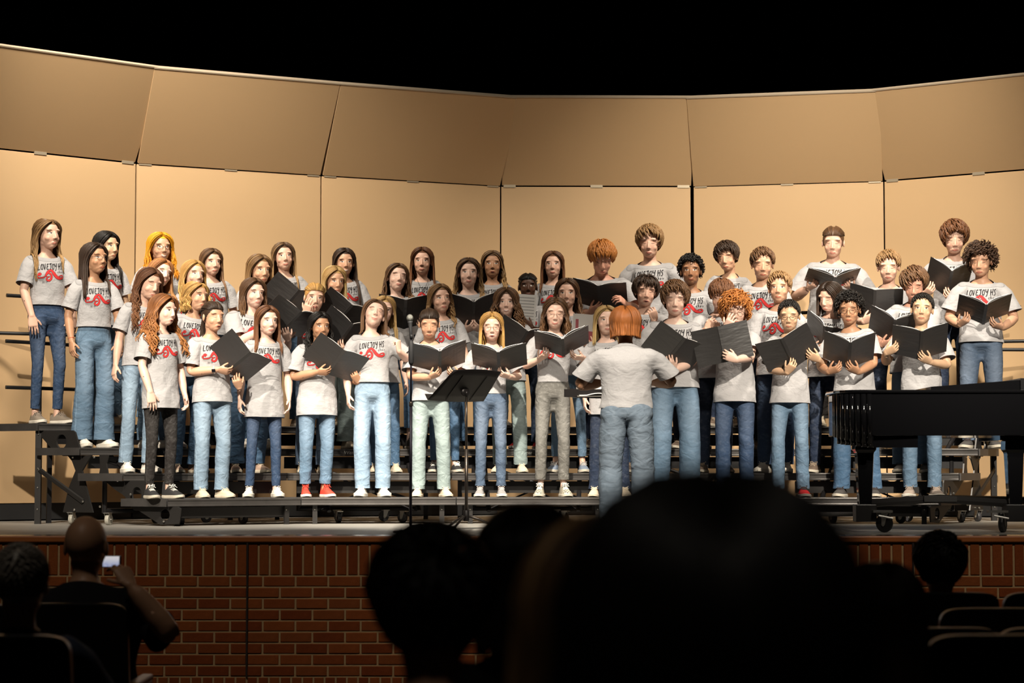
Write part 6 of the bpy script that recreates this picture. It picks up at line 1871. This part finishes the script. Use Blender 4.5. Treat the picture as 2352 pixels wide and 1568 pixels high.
# fluted tail corner: vertical half rounds round the tail
g = Geo()
for k in range(9):
    a = PI + (PI / 2) * k / 8
    p = (.21 + .215 * math.cos(a), .21 + .215 * math.sin(a))
    g.tube([(p[0], p[1], zb - .004 - .055 * (k / 8)), (p[0], p[1], zt - .035)], .019, 8)
    if k > 1: g.tube([(p[0] + .01, p[1] + .03, zb - .05 - .035 * (k / 8)), (p[0] + .01, p[1] + .03, zb)], .022, 8)
g.build('fluted_tail', GL, piano, True)
g = Geo(); g.prism([(1.2, .25), (L_P - .2, .25), (L_P - .2, 1.2), (1.2, .95)], zb - .03, zb); g.build('bottom_frame', GL, piano)
g = Geo(); g.prism([(.20, .05), (.56, .03), (.56, .8), (.3, .7)], zb - .085, zb + .005); g.build('bottom_block', GL, piano)
# folded front lid part lying on top
g = Geo(); xa = wx(2148, PYF) - x_l; xb = wx(2345, PYF) - x_l; zc = at(2300, 872, PYF).z
g.add([(xa, .15, zt - .005), (xb, .02, zt - .005), (xb, .9, zt - .005), (xa, .8, zt - .005), (xa, .15, zt + .022), (xb, .02, zc), (xb, .9, zc), (xa, .8, zt + .022)], [(0, 3, 2, 1), (4, 5, 6, 7), (0, 1, 5, 4), (1, 2, 6, 5), (2, 3, 7, 6), (3, 0, 4, 7)])
g.build('music_desk_folded', GL, piano, bevel=.003)
g = Geo(); g.box(xb, xb + .045, 0, .9, zt - .005, zc + .012); g.build('lid_edge_block', mat('piano_block', (.01, .01, .012), .3), piano)
# legs and truck
def pleg(x, y, zl=.30):
    g = Geo()
    prof = [(.075, zb - .03), (.078, zb - .10), (.062, zb - .12), (.060, zb - .14), (.045, zl)]
    vs = []
    for r, z in prof: vs += [(x - r, y - r, z), (x + r, y - r, z), (x + r, y + r, z), (x - r, y + r, z)]
    fs = [(3, 2, 1, 0)] + [(i * 4 + k, i * 4 + (k + 1) % 4, (i + 1) * 4 + (k + 1) % 4, (i + 1) * 4 + k) for i in range(len(prof) - 1) for k in range(4)] + [(len(prof) * 4 - 4, len(prof) * 4 - 3, len(prof) * 4 - 2, len(prof) * 4 - 1)]
    g.add(vs, fs); return g.build('leg', GL, piano, bevel=.008)
lx1 = wx(1990, PYF + .1) - x_l; lx2 = wx(2332, PYF + .15) - x_l
TR = mat('truck_black', (.015, .014, .014), .4)
for (x, y) in ((lx1, .22), (lx2, .22), (L_P - .45, 1.2)):
    pleg(x, y, .17)
    g = Geo(); g.box(x - .075, x + .075, y - .075, y + .075, .075, .20); g.build('leg_cup', TR, piano, bevel=.006)
g = Geo()
c0 = Vector((lx2 * .62, .55, .235))
for (x, y) in ((lx1, .22), (lx2, .22), (L_P - .45, 1.2)):
    g.tube([Vector((x, y, .205)), c0], (.022, .03), 8)
g.obox(c0, .12, .12, .02); g.build('truck_beam', TR, piano)
for (x, y, rz) in ((lx1 + .14, .12, .9), (lx2 - .12, .10, -.5), (L_P - .35, 1.2, .4)):
    caster(piano, (x, y, 0), .066, rz, mat('black_wheel', (.012, .012, .012), .35))
    g = Geo(); g.tube([(x - .06, y - .02, .12), (x + .04, y - .04, .10)], .008, 6); g.build('brake_lever', FORK, piano)
    g = Geo(); g.box(min(x, x - .1), x + .04, y - .03, y + .05, .142, .158); g.build('caster_plate', FORK, piano)
# ------------------------------------------------------------------ the audience in the dark, nearest seats last
random.seed(33)
SEATM = mat('black_seat_plastic', (.012, .011, .011), .35, spec=.5); SEATF = mat('dark_seat_fabric', (.016, .010, .010), .95); ARMW = mat('armrest_oak', (.30, .14, .06), .35)
def seat(X, Y, label, w_=.52, arms=(1, 1), h=.86):
    z0 = floor_z(Y)
    o = empty('theatre_seat', (X, Y, z0), 0, label, 'seat', 'theatre seats facing the stage')
    g = Geo(); n = 12; vs = []
    ht = h
    # rounded back shell
    prof = []
    for k in range(25):
        a = PI * k / 24; prof.append((w_ / 2 * math.copysign(abs(math.cos(a)) ** .28, math.cos(a)), ht - .10 + .10 * math.sin(a) ** .45))
    prof = [(w_ / 2, .42)] + prof + [(-w_ / 2, .42)]
    pl = [Vector((x, .06 - (z - .42) * .22, z)) for x, z in prof]
    g.plate(pl, (0, -.03, 0), (0, .02, 0)); g.build('seat_back', SEATM, o, bevel=.008)
    g = Geo(); g.plate([Vector((p.x * .93, p.y + .035, .42 + (p.z - .42) * .96)) for p in pl], (0, -.012, 0), (0, .035, 0)); g.build('back_cushion', SEATF, o, bevel=.01)
    g = Geo(); g.box(-w_ * .44, w_ * .44, .06, .50, .38, .45); g.build('seat_cushion', SEATF, o, bevel=.02)
    for s, on in ((-1, arms[0]), (1, arms[1])):
        if not on: continue
        g = Geo(); g.box(s * w_ / 2 * 1.04 - .02, s * w_ / 2 * 1.04 + .02, .02, .42, 0, .60); g.build('side_panel', SEATM, o, bevel=.006)
        g = Geo(); g.box(s * w_ / 2 * 1.04 - .028, s * w_ / 2 * 1.04 + .028, 0, .40, .60, .63); g.build('armrest', ARMW, o, bevel=.01)
    return o
def X_at(px, Y): return (px - 1176) * Y / FPX
ACLOTH = {}
def acloth(col, name):
    if name not in MATS:
        m = mat(name, col, .9, spec=.2, var=.12, vscale=20)
    return MATS[name]
def sitter(px, py_top, Y, label, hair, hc, skin_, col, cname, hd=(180, 0, 0), fem=False, bw=1.0, hk=1.0, arms='ss', targets=None, hair_kw=None, lean=(0, .06), glasses=None, yaw=180, zfix=None, shoes='dark', S=None):
    """seated, back to the camera; scaled so that the crown is at py_top"""
    X = X_at(px, Y); zt_ = at(px, py_top, Y).z
    z0 = floor_z(Y)
    tl = {}
    S_ = S or max(.80, min(1.15, (zt_ - z0) / 1.325))
    zz = zt_ - 1.325 * S_
    rel = lambda x, y, z: (px, 0, 0)
    o, B = person(label, X=X, Y=Y, z0=zz, S=S_, yaw=yaw, hd=hd, hair=hair, hc=hc, skin_=skin_, jeans='navy', shem=.80 if True else .9, fem=fem, bw=bw, arms='LL' if arms == 'ss' else arms, targets=targets,
           lean=lean, print_=False, shirt=acloth(col, cname), seated=True, group='people seated in the audience', hair_kw=hair_kw, glasses=glasses, shoes=shoes)
    return o
sitter(203, 1175, 9.45, 'bald man in a black shirt in the audience filming with his phone', 'none', 'black', 'tan', (.010, .009, .010), 'black_shirt', hd=(176, 4, 0), bw=1.32, arms='wL', hk=1.02,
       targets={-1: (300, 1345, .26, (-.45, .25, .85), (-.5, .6, 0), (-.9, .1, -1), 'hold')})
ph = at(256, 1289, 9.45 + .40)
p_ = empty('mobile_phone', ph, 0, 'phone with a lit screen held up by the bald man', 'phone'); p_.rotation_euler = (R(-8), 0, R(2))
g = Geo(); g.box(-.045, .045, 0, .009, -.028, .028); g.build('case', mat('phone_black', (.01, .01, .01), .3), p_, bevel=.003)
m = bpy.data.materials.new('lit_screen'); n = NT(m)
sp = n.node('ShaderNodeSeparateXYZ'); n.put(sp.inputs[0], n.coord()); zz = n.ramp01(sp.outputs[2], -.022, .020)
c = n.mix(n.noise(n.coord(), 70, 3), (.10, .16, .42), (.55, .55, .62)); c = n.mix(zz, c, (.62, .60, .62))
n.put(n.b.inputs['Emission Color'], c); n.b.inputs['Emission Strength'].default_value = .9; n.b.inputs['Base Color'].default_value = (.02, .02, .02, 1)
g = Geo(); g.box(-.040, .036, -.0012, 0, -.024, .024); g.build('screen', m, p_)
sitter(57, 1243, 6.95, 'grey haired man in a dark blue shirt in the audience, left corner', 'buzz', 'grey', 'tan', (.020, .026, .045), 'dark_blue_shirt', hd=(182, 0, 0), bw=1.15, hk=1.02, hair_kw=dict(low=1.53, ln=.03))
sitter(993, 1218, 3.85, 'dark head with short hair in the audience, below the music stand', 'short_dark' if False else 'mop', 'black', 'tan', (.010, .008, .008), 'dark_maroon_top', hd=(174, 2, 0), bw=1.0, hk=1.04)
sitter(1212, 1152, 4.4, 'dark haired person in the audience right of the music stand, partly hidden', 'boylong', 'black', 'warm', (.010, .008, .008), 'dark_maroon_top', hd=(150, 4, 0), bw=1.0, hk=1.05, glasses='dark')
sitter(1400, 1168, 2.35, 'blurred light brown haired person in the audience left of the biggest dark head', 'long', 'lightbrown', 'fair', (.012, .010, .008), 'dark_brown_top', hd=(186, 0, 0), fem=True, bw=1.0, hk=1.02)
sitter(1622, 1060, 1.47, 'biggest and nearest dark head in the audience, heavily blurred', 'longback', 'black', 'warm', (.008, .007, .007), 'black_top', hd=(180, 0, 0), fem=True, bw=1.0, hk=1.0, hair_kw=dict(vol=.016, spread=.10, L=.30, front=.1))
sitter(2018, 1284, 4.95, 'dark brown haired person in the audience right of the biggest dark head', 'long', 'darkbrown', 'warm', (.010, .008, .008), 'dark_maroon_top', hd=(180, 0, 0), fem=True, bw=1.0, hk=1.04)
sitter(2152, 1226, 9.35, 'dark haired person in the front row seat under the piano wheel', 'mop', 'black', 'tan', (.018, .017, .020), 'charcoal_jacket', hd=(168, 6, 0), fem=False, bw=1.0, hk=1.05, glasses='dark')
sitter(2475, 1290, 6.3, 'person in a grey jacket at the right edge of the audience', 'mid', 'darkbrown', 'warm', (.040, .036, .034), 'grey_jacket', hd=(180, 0, 0), fem=True, bw=1.25)
seat(X_at(172, 9.2), 9.22, 'front row seat of the bald man, black back', .50, (1, 1), .98)
seat(X_at(-95, 9.2), 9.22, 'front row seat left of the bald man, outside the frame', .50, (1, 0), .98)
seat(X_at(5, 6.75), 6.72, 'black seat back behind the grey haired man', .50, (1, 1), .95)
k = 0
rows_ = [(9.12, (2148, 2420), 1.03), (8.2, (1990, 2290), .99), (7.3, (2120, 2440), .95), (6.05, (2310, 2620), .98), (6.45, (2030,), .90)]
SL = ['front row seat with the dark haired person in front of the wall at right', 'front row seat at the right edge next to the dark haired person', 'second row seat half behind the dark brown haired head', 'second row seat at the right edge, empty',
      'third row empty seat right of the dark brown haired head', 'third row seat at the right frame edge', 'fourth row seat in front of the grey jacket shoulder', 'fourth row seat outside the right edge', 'low seat just right of the dark brown haired head, near the bottom edge']
for Y, pxs, hh in rows_:
    for px in pxs:
        seat(X_at(px, Y), Y, SL[k], .50, (1, 1), hh); k += 1
for px, Y, lb in ((993, 3.65, 'seat under the dark short haired head'), (1212, 4.15, 'seat of the person right of the music stand'), (1400, 2.1, 'seat of the light brown haired person'), (1622, 1.22, 'seat of the biggest dark head'), (2018, 4.7, 'seat of the dark brown haired person')):
    seat(X_at(px, Y), Y, lb, .50, (1, 1), .90)
